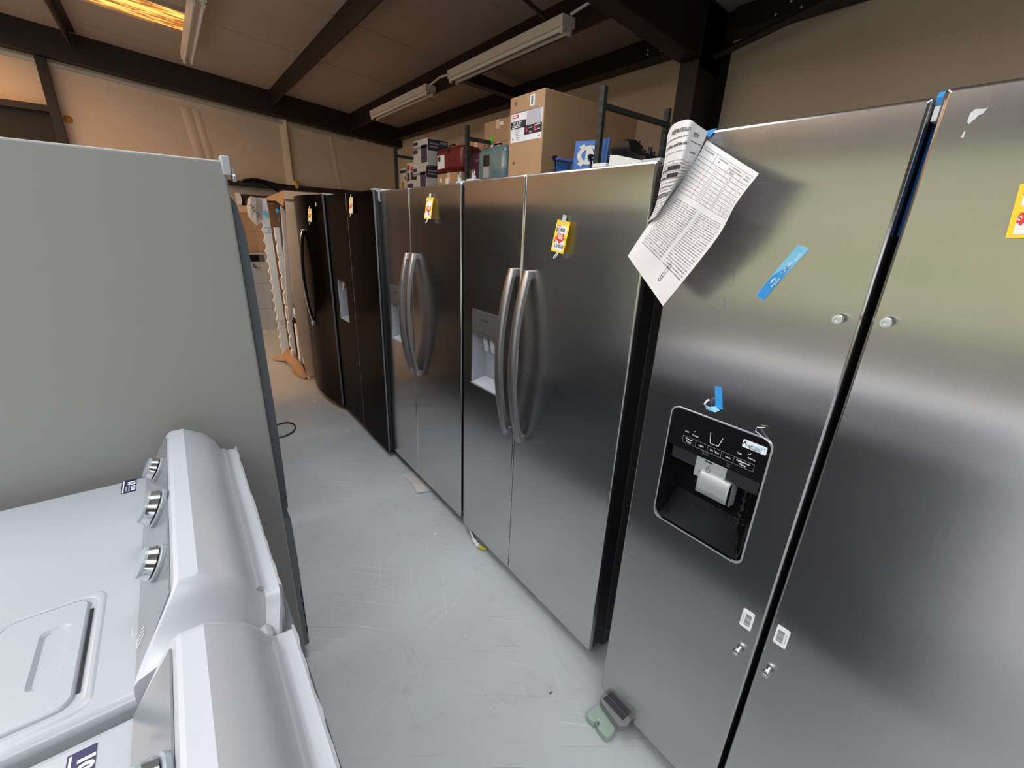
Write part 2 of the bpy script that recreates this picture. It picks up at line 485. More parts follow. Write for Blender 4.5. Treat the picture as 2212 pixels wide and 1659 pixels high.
obj('patch_stain', bm, mat('foam_patch', (0.42, 0.21, 0.04), 0.9, noise=0.4, nscale=40), wall_back)

# left wall with its wide roll-up opening, front wall with another one behind the camera
bm = bmesh.new()
prism(bm, [(XL, YF, 0), (XL, -4.3, 0), (XL, -4.3, 2.5), (XL, 5.5, 2.5), (XL, 5.5, 0), (XL, YB, 0), (XL, YB, 3.8), (XL, YF, 3.8)], (-0.1, 0, 0))
struct('wall_left', bm, M_outwall, smooth=False)
bm = bmesh.new()
prism(bm, [(XL, YF, 0), (-3.5, YF, 0), (-3.5, YF, 2.2), (0.5, YF, 2.2), (0.5, YF, 0), (XW, YF, 0), (XW, YF, 3.0), (XL, YF, 3.8)], (0, -0.1, 0))
struct('wall_front', bm, M_outwall, smooth=False)

# grass outside: level yard and a bank shaped to fill the steel's reflections with green
def grass_material():
    m = bpy.data.materials.new('grass'); nt, N, L, b = nodes_of(m)
    tc = N.new('ShaderNodeTexCoord')
    nz = N.new('ShaderNodeTexNoise'); nz.inputs['Scale'].default_value = 0.5; nz.inputs['Detail'].default_value = 8
    L.new(tc.outputs['Object'], nz.inputs['Vector'])
    cr = N.new('ShaderNodeValToRGB')
    cr.color_ramp.elements[0].color = (0.16, 0.195, 0.085, 1); cr.color_ramp.elements[0].position = 0.35
    cr.color_ramp.elements[1].color = (0.44, 0.39, 0.27, 1); cr.color_ramp.elements[1].position = 0.7
    L.new(nz.outputs['Fac'], cr.inputs['Fac']); L.new(cr.outputs['Color'], b.inputs['Base Color'])
    b.inputs['Roughness'].default_value = 0.9
    return m
bm = bmesh.new()
prof = [(-70, 13.0), (-34, 7.0), (-24, 2.2), (-17, 0.3), (-9, -0.06), (XL - 0.12, -0.06)]
loft(bm, [[(x, -40, z), (x, 45, z)] for x, z in prof], closed=False, cap0=False, cap1=False)
bm.faces.new([bm.verts.new(p) for p in ((XL - 0.12, -40, -0.06), (20, -40, -0.06), (20, YF - 0.12, -0.06), (XL - 0.12, YF - 0.12, -0.06))])
struct('ground', bm, grass_material(), smooth=False)

bm = B((-16.0, -12.0, -0.2), (XL - 0.11, 14.0, -0.03))
struct('yard_bounce_apron', bm, mat('pale_concrete', (0.11, 0.10, 0.085), 0.8, noise=0.12, nscale=1.5), smooth=False)  # unseen slab added to bounce daylight into the building
bm = B((-6.0, -16.0, -0.2), (8.0, YF - 0.11, -0.03))
struct('front_apron', bm, mat('pale_concrete', (0.11, 0.10, 0.085)), smooth=False)

# roof and wall steel
def i_beam(name, p0, p1, depth, width, t=0.012, up=(0, 0, 1), m=None):
    p0, p1 = Vector(p0), Vector(p1)
    d = (p1 - p0).normalized(); s = d.cross(Vector(up)).normalized(); u = s.cross(d)
    w, h = width / 2, depth
    pr = [(-w, 0), (w, 0), (w, t), (t / 2, t), (t / 2, h - t), (w, h - t), (w, h), (-w, h), (-w, h - t), (-t / 2, h - t), (-t / 2, t), (-w, t)]
    return struct(name, prism(bmesh.new(), [p0 + s * a + u * b for a, b in pr], p1 - p0), m or M_red_beam, smooth=False)

def z_purlin(name, x, y0, y1, zb, zt):
    f = 0.065; t = 0.008
    pr = [(x, zb + t), (x, zt), (x + f, zt), (x + f, zt - t), (x + t, zt - t), (x + t, zb), (x - f * 0.15, zb), (x - f * 0.15, zb + t)]
    return struct(name, prism(bmesh.new(), [(a, y0, b) for a, b in pr], (0, y1 - y0, 0)), M_red_beam, smooth=False)

z_purlin('trim_1', 1.47, YF, YB - 0.25, 2.99, zc(1.47) - 0.002)
z_purlin('trim_2', 2.55, YF, YB - 0.25, 2.865, zc(2.55) - 0.002)
z_purlin('trim_3', -0.46, YF, YB - 0.25, 3.20, zc(-0.46) - 0.002)
z_purlin('trim_4', -1.25, YF, YB - 0.25, 3.26, zc(-1.25) - 0.002)
z_purlin('trim_5', -2.3, YF, YB - 0.25, 3.35, zc(-2.3) - 0.002)
# rafter against the back wall
bm = bmesh.new()
prism(bm, [(3.40, YB - 0.20, 2.735), (-4.6, YB - 0.20, 2.735 + 8.0 * 0.0905), (-4.6, YB - 0.20, zc(-4.6)), (3.40, YB - 0.20, zc(3.40))], (0, 0.17, 0))
struct('trim_6', bm, M_red_beam, smooth=False)
bm = bmesh.new()
prism(bm, [(2.6, YB - 0.035, 2.775), (-4.6, YB - 0.035, 2.775 + 7.2 * 0.0905), (-4.6, YB - 0.035, 2.81 + 7.2 * 0.0905), (2.6, YB - 0.035, 2.81)], (0, 0.03, 0))
bm.verts.ensure_lookup_table()
for v in bm.verts: v.co.z -= 0.03
struct('trim_7', bm, mat('galvanised_angle', (0.40, 0.40, 0.37), 0.5, noise=0.4, nscale=3), smooth=False)
# stud, girts and a near-black slab painting the unlit doorway in the back wall
struct('trim_8', B((-0.80, YB - 0.10, 0), (-0.715, YB - 0.005, 3.10)), M_red_beam, smooth=False)
struct('trim_9', B((-3.4, YB - 0.10, 2.57), (-0.80, YB - 0.005, 2.635)), M_red_beam, smooth=False)
struct('door_1', B((-3.4, YB - 0.03, 0.0), (-0.80, YB + 0.02, 2.57)), mat('dark_doorway', (0.018, 0.016, 0.014), 0.8), smooth=False)
struct('trim_10', B((-0.715, YB - 0.12, 1.955), (XW, YB - 0.005, 2.025)), M_red_beam, smooth=False)
# eave strut along the right wall, frame column and rafter, knee and flange brace
def eave(name, y0, y1):
    pr = [(XW, 2.86), (XW - 0.02, 2.84), (XW - 0.15, 2.84), (XW - 0.15, 2.855), (XW - 0.05, 2.86), (XW - 0.05, zc(XW - 0.05)), (XW, zc(XW))]
    return struct(name, prism(bmesh.new(), [(a, y0, b) for a, b in pr], (0, y1 - y0, 0)), M_red_beam, smooth=False)
eave('trim_11', 2.14, YB - 0.2)
eave('trim_12', YF, 1.98)
for n, x0, dx in (('trim_13', 3.02, 0.014), ('trim_14', 3.385, 0.014)):
    struct(n, B((x0, 1.985, 0), (x0 + dx, 2.125, zc(3.3))), M_red_beam, smooth=False)
struct('trim_15', B((3.034, 2.05, 0), (3.385, 2.062, zc(3.2))), M_red_beam, smooth=False)
bm = bmesh.new()     # deep rafter of the frame
zb = lambda x: 2.66 + 0.062 * (3.02 - x)
prism(bm, [(3.40, 2.05, zb(3.4)), (-4.6, 2.05, zb(-4.6) + 0.2), (-4.6, 2.05, zc(-4.6) - 0.02), (3.40, 2.05, zc(3.4) - 0.02)], (0, 0.012, 0))
struct('trim_16', bm, M_red_beam, smooth=False)
bm = bmesh.new()
prism(bm, [(3.03, 1.985, zb(3.03)), (-4.6, 1.985, zb(-4.6) + 0.2), (-4.6, 1.985, zb(-4.6) + 0.215), (3.03, 1.985, zb(3.03) + 0.015)], (0, 0.14, 0))
struct('trim_17', bm, M_red_beam, smooth=False)
bm = bmesh.new(); tube(bm, [(3.17, 1.97, 2.70), (3.17, 1.55, 2.775), (3.17, 1.25, 2.83)], 0.022, 6)
struct('trim_18', bm, M_red_beam)
bm = bmesh.new()
prism(bm, [(2.52, 4.26, 2.90), (3.37, 4.26, 2.86), (3.37, 4.26, 2.94), (2.52, 4.26, 3.0)], (0, 0.10, 0))
struct('trim_19', bm, M_red_beam, smooth=False)
# bolts through the eave strut, bright heads
bolt = [(2.55, 2.91), (2.55, 2.94), (2.68, 2.915), (2.68, 2.945), (1.55, 2.90), (1.45, 2.93), (1.62, 2.95), (1.70, 2.905), (1.30, 2.92), (1.24, 2.94), (1.55, 2.95)]
eo = bpy.data.objects['trim_11']; e2 = bpy.data.objects['trim_12']
for yy, zz in bolt:
    bm = bmesh.new(); lathe(bm, (XW - 0.051, yy, zz), (-1, 0, 0), [(0, 0.007), (0.004, 0.007), (0.006, 0.003)], 8)
    obj('bolt', bm, mat('bolt_pale', (0.7, 0.66, 0.62), 0.5), eo if yy > 2 else e2)

# amber corrugated roof light
sky = thing('window_1', 'amber corrugated roof light glowing in the ceiling', 'skylight', (-1.4, 5.92, zc(-1.4)))
del sky['category']
sky['kind'] = 'structure'
bm = bmesh.new()
ys = [5.66 + 0.56 * i / 56 for i in range(57)]
loft(bm, [[(x, y, zc(x) - 0.012 + 0.008 * math.cos((y - 5.66) / 0.07 * 2 * PI)) for y in ys] for x in (-3.4, -2.4, -1.4, -0.4, 0.56)], closed=False, cap0=False, cap1=False)
obj('corrugated_sheet', bm, M_skylight, sky)
for y0 in (5.63, 6.22):
    bm = bmesh.new(); prism(bm, [(-3.4, y0, zc(-3.4) - 0.03), (0.58, y0, zc(0.58) - 0.03), (0.58, y0, zc(0.58)), (-3.4, y0, zc(-3.4))], (0, 0.03, 0))
    obj('frame', bm, M_ceiling, sky, smooth=False)

amber_fill = thing('window_6', 'unseen amber roof sheets added to warm the back wall', 'skylight', (-3.0, 5.2, zc(-3.0)))  # out-of-view glow, added for warm light on back wall and carton
del amber_fill['category']
amber_fill['kind'] = 'structure'
for ya_, yb_ in ((3.75, 5.5), (6.4, 7.45)):
    bm = bmesh.new(); n_ = int((yb_ - ya_) * 100)
    ys = [ya_ + (yb_ - ya_) * i / n_ for i in range(n_ + 1)]
    loft(bm, [[(x, y, zc(x) - 0.012 + 0.008 * math.cos((y - ya_) / 0.07 * 2 * PI)) for y in ys] for x in (-4.4, -2.9, -1.4)], closed=False, cap0=False, cap1=False)
    obj('corrugated_sheet', bm, M_amber, amber_fill)

# clear roof lights out of view; aisle and left ones added for brightness
M_unseen_rooflight = bpy.data.materials.new('unseen_rooflight')
_nt, _N, _L, _b = nodes_of(M_unseen_rooflight)
_b.inputs['Base Color'].default_value = (0.8, 0.85, 0.9, 1); _b.inputs['Emission Color'].default_value = (0.90, 0.95, 1.0, 1)
_b.inputs['Emission Strength'].default_value = ROOFLIGHT
for k, (x0, x1, y0, y1) in enumerate(((-0.3, 1.35, 1.2, 2.8), (-1.2, 0.6, -2.2, -0.9), (-4.4, -1.4, -1.9, -0.7), (-4.4, -1.0, -0.5, 3.5))):
    bm = bmesh.new()
    ys = [y0 + (y1 - y0) * i / 120 for i in range(121)]
    loft(bm, [[(x, y, zc(x) - 0.012 + 0.008 * math.cos((y - y0) / 0.2 * 2 * PI)) for y in ys] for x in (x0, x1)], closed=False, cap0=False, cap1=False)
    struct('window_%d' % (k + 2), bm, M_unseen_rooflight)

# unseen glowing strip added high on the left wall to light the right wall
M_wall_fill = bpy.data.materials.new('wall_fill_glow')
_nt, _N, _L, _b = nodes_of(M_wall_fill)
_b.inputs['Base Color'].default_value = (0.8, 0.75, 0.6, 1); _b.inputs['Emission Color'].default_value = (1.0, 0.82, 0.60, 1); _b.inputs['Emission Strength'].default_value = 4.5
struct('window_7', B((XL + 0.004, 1.6, 3.30), (XL + 0.012, 7.4, 3.72)), M_wall_fill, smooth=False)

# fluorescent strip lights
def strip_light(label, x, y0, y1, z, zmount):
    t = thing('strip_light', label, 'light fixture', (x, (y0 + y1) / 2, z), 'fluorescent strip lights under the roof')
    pr = [(-0.055, 0.0), (-0.045, -0.055), (-0.016, -0.062), (-0.012, -0.04), (0.012, -0.04), (0.016, -0.062), (0.045, -0.055), (0.055, 0.0)]
    obj('housing', prism(bmesh.new(), [(x + a, y0, z + 0.06 + b) for a, b in pr], (0, y1 - y0, 0)), M_fixture, t, smooth=False)
    for s in (-1, 1):
        bm = bmesh.new(); cyl(bm, (x + s * 0.032, y0 + 0.03, z - 0.012), (x + s * 0.032, y1 - 0.03, z - 0.012), 0.014, n=10)
        obj('tube', bm, M_tube, t)
        for yy in (y0 + 0.004, y1 - 0.034):
            obj('lamp_holder', B((x + s * 0.032 - 0.012, yy, z - 0.036), (x + s * 0.032 + 0.012, yy + 0.03, z + 0.006), 0.003), M_fixture, t)
    for yy in (y0 - 0.004, y1):
        obj('end_cap', B((x - 0.056, yy, z - 0.002), (x + 0.056, yy + 0.004, z + 0.062)), M_fixture, t, smooth=False)
    for yy in (y0 + 0.25, y1 - 0.25):
        if zmount is None: obj('bracket', B((x + 0.04, yy, z + 0.058), (2.549, yy + 0.02, z + 0.066)), M_red_beam, t, smooth=False)
        else:
            bm = bmesh.new(); cyl(bm, (x, yy, z + 0.055), (x, yy, zmount), 0.003, n=6); obj('hanger', bm, M_fixture, t)
    return t
strip_light('near white fluorescent strip light running along the purlin above the big carton', 2.345, 2.555, 4.06, 2.81, None)
strip_light('far white fluorescent strip light above the boxes on the rack', 2.375, 4.56, 6.10, 2.81, None)
strip_light('white fluorescent strip light beside the amber roof light', 0.515, 4.75, 6.50, 3.09, zc(0.515))
bm = bmesh.new(); tube(bm, [(2.34, 4.10, 2.86), (2.34, 4.3, 2.875), (2.36, 4.54, 2.86)], 0.009, 6)
single('lamp_cable', bm, M_fixture, 'short white cable joining the near and far strip lights', 'cable')
bm = bmesh.new(); tube(bm, [(2.34, 2.53, 2.87), (2.36, 2.35, 2.9), (2.40, 2.15, 2.93)], 0.009, 6)
single('lamp_cable', bm, M_fixture, 'white cable from the near strip light to the frame rafter', 'cable')
bm = bmesh.new(); tube(bm, [(1.2, 2.6, 3.02), (1.9, 2.68, 2.97), (2.30, 2.72, 2.885)], 0.014, 6)
single('conduit', bm, M_red_beam, 'dark conduit crossing the ceiling to the near strip light', 'conduit')

# ================================================================== refrigerators
def ring_panel(xf, y0, y1, z0, z1, th, e=0.006, hole=None, hr=0.012, hdepth=None):
    """door skin facing -X with softened edges, optionally with a rounded opening"""
    bm = bmesh.new()
    K = 5
    L = lambda ins, x, r: [(x, y, z) for y, z in rrect(y0 + ins, y1 - ins, z0 + ins, z1 - ins, r, K)]
    secs = [L(0, xf + th, 0.003), L(0, xf + e, 0.003), L(e * 0.3, xf + e * 0.35, 0.003), L(e, xf, 0.003)]
    if hole:
        H = lambda x: [(x, y, z) for y, z in rrect(*hole, hr, K)]
        secs += [H(xf), H(xf + (hdepth or th))]
        loft(bm, secs, cap0=False, cap1=False)
    else:
        loft(bm, secs, cap0=True, cap1=True)
    return bm

def recess(xf, hole, hr, depth, ty=0.015, tz0=0.0, tz1=0.0):
    bm = bmesh.new()
    y0, y1, z0, z1 = hole
    a = [(xf, y, z) for y, z in rrect(y0, y1, z0, z1, hr, 5)]
    b = [(xf + depth, y, z) for y, z in rrect(y0 + ty, y1 - ty, z0 + tz0, z1 - tz1, hr, 5)]
    loft(bm, [a, b], cap0=False, cap1=True)
    return bm

def door(root, xf, y0, y1, z0, z1, ms, e=0.006, hole=None, hr=0.012):
    d = obj('door', ring_panel(xf, y0, y1, z0, z1, 0.02, e, hole, hr), ms, root)
    bm = ring_panel(xf + 0.0195, y0 + 0.002, y1 - 0.002, z0 + 0.002, z1 - 0.002, 0.058, 0.001, hole, hr) if hole else B((xf + 0.0195, y0 + 0.002, z0 + 0.002), (xf + 0.0775, y1 - 0.002, z1 - 0.002), 0.003)
    obj('door_liner', bm, M_side, d)
    return d

def cabinet(root, xf, y0, y1, zt, depth, m, zb=0.012):
    obj('gasket', B((xf + 0.077, y0 + 0.02, 0.08), (xf + 0.0885, y1 - 0.02, zt - 0.03)), M_gasket, root, smooth=False)
    obj('cabinet', B((xf + 0.088, y0 + 0.004, zb), (xf + depth, y1 - 0.004, zt - 0.012), 0.004), m, root)
    obj('kick_plate', B((xf + 0.05, y0 + 0.03, 0.012), (xf + 0.088, y1 - 0.03, 0.045)), M_gasket, root, smooth=False)
    for yy in (y0 + 0.06, y1 - 0.06):
        bm = bmesh.new(); cyl(bm, (xf + 0.12, yy, 0.0), (xf + 0.12, yy, 0.02), 0.018, n=12)
        obj('foot', bm, M_black, root)

def bow_handle(root, xf, yh, z0, z1, out, w=0.034, t=0.020, m=None, name='handle'):
    """bowed bar handle: ends on the door, middle standing off"""
    bm = bmesh.new(); secs = []
    n = 24
    for i in range(n + 1):
        s = i / n
        z = z0 + (z1 - z0) * s
        q = 1 - (2 * s - 1) ** 2
        x = xf - 0.014 - out * q
        dx = -out * (-4 * (2 * s - 1)) / (z1 - z0)
        nrm = Vector((1, 0, -dx)).normalized()      # across the bar, in the x-z plane
        c = Vector((x, yh, z))
        pr = [(-w / 2, -t * 0.25), (-w * 0.36, -t / 2), (w * 0.36, -t / 2), (w / 2, -t * 0.25), (w / 2, t / 2), (-w / 2, t / 2)]
        k = 0.8 if i in (0, n) else 1.0
        secs.append([c + Vector((0, a * k, 0)) + nrm * b for a, b in pr])
    loft(bm, secs)
    h = obj(name, bm, m or M_handle, root, angle=50)
    for zz in (z0 + 0.012, z1 - 0.012):
        obj('mount', B((xf - 0.012, yh - w * 0.36, zz - 0.014), (xf + 0.002, yh + w * 0.36, zz + 0.014), 0.003), m or M_handle, h)
    return h

def hinge_cover(root, xf, y, zt, s):
    bm = bmesh.new()
    box(bm, (xf + 0.010, y - 0.004, zt - 0.006), (xf + 0.16, y + 0.055, zt + 0.012), 0.004)
    o = obj('hinge_cover', bm, M_hinge, root)
    bm = bmesh.new()
    pr = [(xf + 0.030, zt), (xf + 0.052, zt), (xf + 0.052, zt - 0.045), (xf + 0.046, zt - 0.058), (xf + 0.034, zt - 0.055), (xf + 0.030, zt - 0.045)]
    prism(bm, [(a, y - 0.004, b) for a, b in pr], (0, 0.010, 0))
    obj('hinge_bracket', bm, M_hinge, o, smooth=False)

def small_dispenser(d, xf, ya, yb, za, zb, zp, word=True):
    """grey water and ice niche with a flat control panel above it"""
    hole = (ya, yb, za, zb)
    r = obj('dispenser', recess(xf + 0.004, (ya, yb, za, zp), 0.006, 0.062, 0.016, 0.012, 0.0), M_disp, d)
    obj('control_panel', B((xf - 0.001, ya + 0.001, zp - 0.006), (xf + 0.03, yb - 0.001, zb - 0.001), 0.003), mat('dispenser_panel', (0.085, 0.080, 0.075), 0.3), d)
    bm = bmesh.new()
    for q in ((ya - 0.004, ya, za - 0.004, zb), (ya - 0.004, yb + 0.004, za - 0.004, za + 0.001)):
        box(bm, (xf - 0.002, q[0], q[2]), (xf + 0.006, q[1], q[3]))
    obj('trim_frame', bm, mat('frame_silver', (0.55, 0.56, 0.58), 0.3, 0.7), d, smooth=False)
    bm = bmesh.new()
    prism(bm, [(xf + 0.003, ya + 0.002, za + 0.001), (xf + 0.064, ya + 0.016, za + 0.022), (xf + 0.064, yb - 0.016, za + 0.022), (xf + 0.003, yb - 0.002, za + 0.001)], (0, 0, 0.003))
    obj('drip_tray', bm, mat('tray_clear', (0.45, 0.46, 0.50), 0.12), d, smooth=False)
    for k, yy in enumerate((ya + (yb - ya) * 0.42, ya + (yb - ya) * 0.66)):
        bm = bmesh.new()
        prism(bm, [(xf + 0.020, yy - 0.016, zp - 0.008), (xf + 0.020, yy + 0.016, zp - 0.008), (xf + 0.032, yy + 0.013, zp - 0.075), (xf + 0.032, yy - 0.013, zp - 0.075)], (0.006, 0, 0))
        obj('paddle', bm, mat('paddle_clear', (0.50, 0.50, 0.52), 0.15, spec=0.7, noise=0.5, nscale=60), d, smooth=False)
    if word:
        bm = bmesh.new()
        add_text(bm, 'FRIGIDAIRE', 0.012, plane_fn((xf - 0.0018, (ya + yb) / 2 + 0.005, zp + (zb - zp) * 0.62), (0, -1, 0), (0, 0, 1)), bold=0.0003)
        obj('lettering', bm, M_ink, d, smooth=False)
        bm = bmesh.new()
        for k in range(5):
            yy = ya + 0.035 + k * 0.033
            rect_on(bm, plane_fn((xf - 0.0018, yy, zp + 0.008), (0, -1, 0), (0, 0, 1)), -0.008, 0.008, -0.0015, 0.0015)
        obj('button_legend', bm, M_ink, d, smooth=False)
    return r

def side_by_side(label, xf, y0, ys, y1, zb, zt, ms, depth=0.74, disp=None, handles=None, hinge=(True, True), wordy=True, mcab=None, group=None):
    t = thing('refrigerator', label, 'refrigerator', (xf + depth / 2, (y0 + y1) / 2, 0), group)
    cabinet(t, xf, y0, y1, zt, depth, mcab or M_cab)
    hole = disp[:4] if disp else None
    dl = door(t, xf, ys + 0.0025, y1, zb, zt, ms, 0.006, hole, 0.006)
    dr = door(t, xf, y0, ys - 0.0025, zb, zt, ms, 0.006)
    if disp: small_dispenser(dl, xf, *disp, word=wordy)
    if handles:
        for d, (yh, z0, z1, out) in zip((dl, dr), handles):
            bow_handle(d, xf, yh, z0, z1, out)
    if hinge[0]: hinge_cover(t, xf, y0 + 0.004, zt - 0.004, 1)
    if hinge[1]: hinge_cover(t, xf, y1 - 0.05, zt - 0.004, -1)
    return t, dl, dr

GR = 'refrigerators standing in the right-hand row'
frB, frB_l, frB_r = side_by_side('stainless side-by-side refrigerator with two bowed handles, nearest of the two matching ones', 1.0, 0.729, 1.2435, 1.644, 0.050, 1.720, M_steelB,
                   disp=(1.366, 1.573, 0.877, 1.218, 1.112), handles=((1.281, 0.742, 1.408, 0.050), (1.192, 0.742, 1.408, 0.052)), group=GR)
frC, frC_l, frC_r = side_by_side('stainless side-by-side refrigerator with bowed handles, farther of the two matching ones, beside the black one', 1.013, 1.692, 2.199, 2.588, 0.048, 1.718, M_steelB,
                   disp=(2.325, 2.512, 0.876, 1.210, 1.100), handles=((2.215, 0.744, 1.402, 0.050), (2.137, 0.744, 1.402, 0.050)), group=GR)

# black side-by-side (D)
frD = thing('refrigerator', 'black side-by-side refrigerator with a tall grey dispenser niche and no handles', 'refrigerator', (1.35, 3.07, 0), GR)
cabinet(frD, 0.977, 2.597, 3.548, 1.724, 0.74, M_cab)
dD = door(frD, 0.977, 3.087, 3.548, 0.045, 1.722, M_black_steel, 0.008, (3.232, 3.456, 0.830, 1.135), 0.006)
dD2 = door(frD, 0.977, 2.597, 3.077, 0.045, 1.722, M_black_steel, 0.008)
obj('dispenser', recess(0.981, (3.232, 3.456, 0.830, 1.135), 0.006, 0.062, 0.012, 0.016, 0.0), M_disp, dD)
bm = bmesh.new(); prism(bm, [(0.980, 3.234, 0.831), (1.040, 3.246, 0.850), (1.040, 3.444, 0.850), (0.980, 3.454, 0.831)], (0, 0, 0.003))
obj('drip_tray', bm, M_silver, dD, smooth=False)
bm = bmesh.new(); box(bm, (0.988, 3.27, 1.075), (1.035, 3.40, 1.134), 0.012)
sp_ = obj('spout', bm, M_blackgloss, dD)
bm = bmesh.new(); box(bm, (0.984, 3.325, 1.062), (0.992, 3.355, 1.118), 0.003)
obj('spout_lever', bm, M_chrome, dD)
M_edge = mat('door_edge_trim', (0.30, 0.31, 0.33), 0.35, 0.8)
for d_, yy in ((dD, 3.087), (dD2, 2.597)):
    obj('edge_trim', B((0.9785, yy - 0.0012, 0.05), (0.9865, yy + 0.003, 1.718)), M_edge, d_, smooth=False)
hinge_cover(frD, 0.977, 2.601, 1.718, 1); hinge_cover(frD, 0.977, 3.50, 1.718, -1)

# black refrigerator with bowed door (E)
frE = thing('refrigerator', 'black refrigerator with a bowed front and a chrome-ended bar handle beside the open carton', 'refrigerator', (1.35, 4.02, 0), GR)
yE0, yE1 = 3.572, 4.47
def bowed(x0, ya, yb, za, zb, bow, th, n=16):
    bm = bmesh.new()
    fr = []
    for i in range(n + 1):
        s = i / n
        fr.append((x0 - bow * (1 - (2 * s - 1) ** 2), ya + (yb - ya) * s))
    pts = fr + [(x0 + th, yb), (x0 + th, ya)]
    return prism(bm, [(a, b, za) for a, b in pts], (0, 0, zb - za))
cabinet(frE, 0.975, yE0, yE1, 1.728, 0.70, M_cab)
dE = obj('door', bowed(0.962, yE0, yE1, 0.05, 1.726, 0.062, 0.07), M_black_steel, frE, angle=30)
bm = bmesh.new()
pts = []
for i in range(21):
    s = i / 20; z = 0.72 + 0.745 * s; q = math.sin(PI * s) ** 0.6
    pts.append((0.900 - 0.040 * q, 3.965, z))
tube(bm, pts, 0.011, 8)
obj('edge_trim', B((0.9605, yE0 - 0.0015, 0.055), (0.972, yE0 + 0.003, 1.724)), M_edge, dE, smooth=False)
hE = obj('handle', bm, M_blackgloss, dE)
bm = bmesh.new(); tube(bm, [(p[0] - 0.008, p[1] + 0.008, p[2]) for p in pts], 0.006, 6)
obj('handle_trim', bm, M_zinc, hE)
for zz in (0.715, 1.468):
    obj('end_cap', B((0.878, 3.945, zz - 0.03 if zz < 1 else zz - 0.008), (0.912, 3.985, zz + 0.008 if zz < 1 else zz + 0.004), 0.004), M_chrome, hE)
hinge_cover(frE, 0.965, 3.59, 1.722, 1)
bm = bmesh.new(); prism(bm, [(0.930, 3.64, 1.672), (0.9305, 3.655, 1.640), (0.9315, 3.628, 1.652)], (-0.002, 0, 0))
obj('sticker', bm, M_printw, dE, smooth=False)

# nearest refrigerator (A): no handles fitted, bare studs, film-lined dispenser
XA = 0.925
frA = thing('refrigerator', 'large stainless refrigerator nearest the camera with black dispenser and bare handle studs', 'refrigerator', (1.3, 0.15, 0), GR)
cabinet(frA, XA, -0.300, 0.600, 1.752, 0.76, M_cab)
HA = (0.2925, 0.5255, 0.834, 1.153)
dA = door(frA, XA, 0.2125, 0.604, 0.058, 1.752, M_steel, 0.005, HA, 0.018)
dA2 = door(frA, XA, -0.304, 0.2005, 0.058, 1.760, M_steel, 0.005)
obj('dispenser', recess(XA + 0.004, HA, 0.018, 0.07, 0.012, 0.02, 0.0), mat('niche_black', (0.006, 0.006, 0.007), 0.4, spec=0.1), dA)
bm = bmesh.new()
loft(bm, [[(XA + x, y, z) for y, z in rrect(HA[0] - i, HA[1] + i, HA[2] - i, HA[3] + i, 0.02, 6)] for x, i in ((0.006, 0.0), (-0.002, 0.0), (-0.0025, 0.0025), (0.002, 0.004))], cap0=False, cap1=False)
obj('dispenser_frame', bm, mat('frame_bright', (0.60, 0.60, 0.62), 0.3, 0.6), dA)
bm = bmesh.new()
pts = rrect(HA[0] + 0.001, HA[1] - 0.001, 1.0, HA[3] - 0.001, 0.018, 6)
pts = [(y, max(z, 1.052)) for y, z in pts]
pts = [p for i, p in enumerate(pts) if i == 0 or (abs(p[0] - pts[i - 1][0]) + abs(p[1] - pts[i - 1][1])) > 1e-4]
prism(bm, [(XA - 0.001, y, z) for y, z in pts], (0.02, 0, 0))
cp = obj('control_panel', bm, M_blackgloss, dA, smooth=False)
FA = lambda y, z: plane_fn((XA - 0.0022, y, z), (0, -1, 0), (0, 0, 1))
bm = bmesh.new()
for s, y, z, size in (('Freezer', 0.469, 1.0835, 0.0060), ('Temp', 0.469, 1.0765, 0.0060), ('Light', 0.437, 1.080, 0.0062), ('Ice Type', 0.404, 1.080, 0.0062),
                      ('Lock', 0.372, 1.080, 0.0062), ('Refrigerator', 0.3385, 1.0835, 0.0060), ('Temp', 0.3385, 1.0765, 0.0060),
                      ('Cold', 0.478, 1.101, 0.0050), ('Coldest', 0.455, 1.0985, 0.0050), ('Cold', 0.351, 1.1005, 0.0050), ('Coldest', 0.324, 1.0985, 0.0050)):
    add_text(bm, s, size, FA(y, z), bold=0.00012)
obj('lettering', bm, M_printw, cp, smooth=False)
bm = bmesh.new()
for s, y, z in (('Filter Status', 0.424, 1.0685), ('Hold 3 Sec', 0.424, 1.0635), ('Reset', 0.367, 1.0645), ('Filter', 0.367, 1.0595)):
    add_text(bm, s, 0.0038, FA(y, z))
obj('small_lettering', bm, M_inkgrey, cp, smooth=False)
bm = bmesh.new()
F0 = FA(0.405, 1.080)
edges = (-0.080, -0.046, -0.016, 0.017, 0.046, 0.090)
for e in edges: rect_on(bm, F0, e - 0.0003, e + 0.0003, -0.0085, 0.0085)
for zz in (-0.0085, 0.0085): rect_on(bm, F0, edges[0], edges[-1], zz - 0.0003, zz + 0.0003)
obj('button_outline', bm, mat('ink_mid', (0.35, 0.35, 0.37), 0.6), cp, smooth=False)
bm = bmesh.new()     # glass symbol
F1 = FA(0.408, 1.106)
for a, b in (((-0.0135, 0.016), (-0.0100, -0.010)), ((-0.0100, -0.010), (0.0100, -0.010)), ((0.0100, -0.010), (0.0160, 0.013))):
    a, b = Vector(a), Vector(b); d = (b - a).normalized(); n = Vector((-d.y, d.x)) * 0.0007
    bm.faces.new([bm.verts.new(F1(*(p))) for p in (a + n - d * 0.0007, b + n + d * 0.0007, b - n + d * 0.0007, a - n - d * 0.0007)])
for y0 in (0.460, 0.330):
    F2 = FA(y0, 1.108)
    for a, b in (((-0.002, 0.0), (-0.0005, -0.0018)), ((-0.0005, -0.0018), (0.003, 0.0025))):
        a, b = Vector(a), Vector(b); d = (b - a).normalized(); n = Vector((-d.y, d.x)) * 0.0005
        bm.faces.new([bm.verts.new(F2(*(p))) for p in (a + n, b + n, b - n, a - n)])
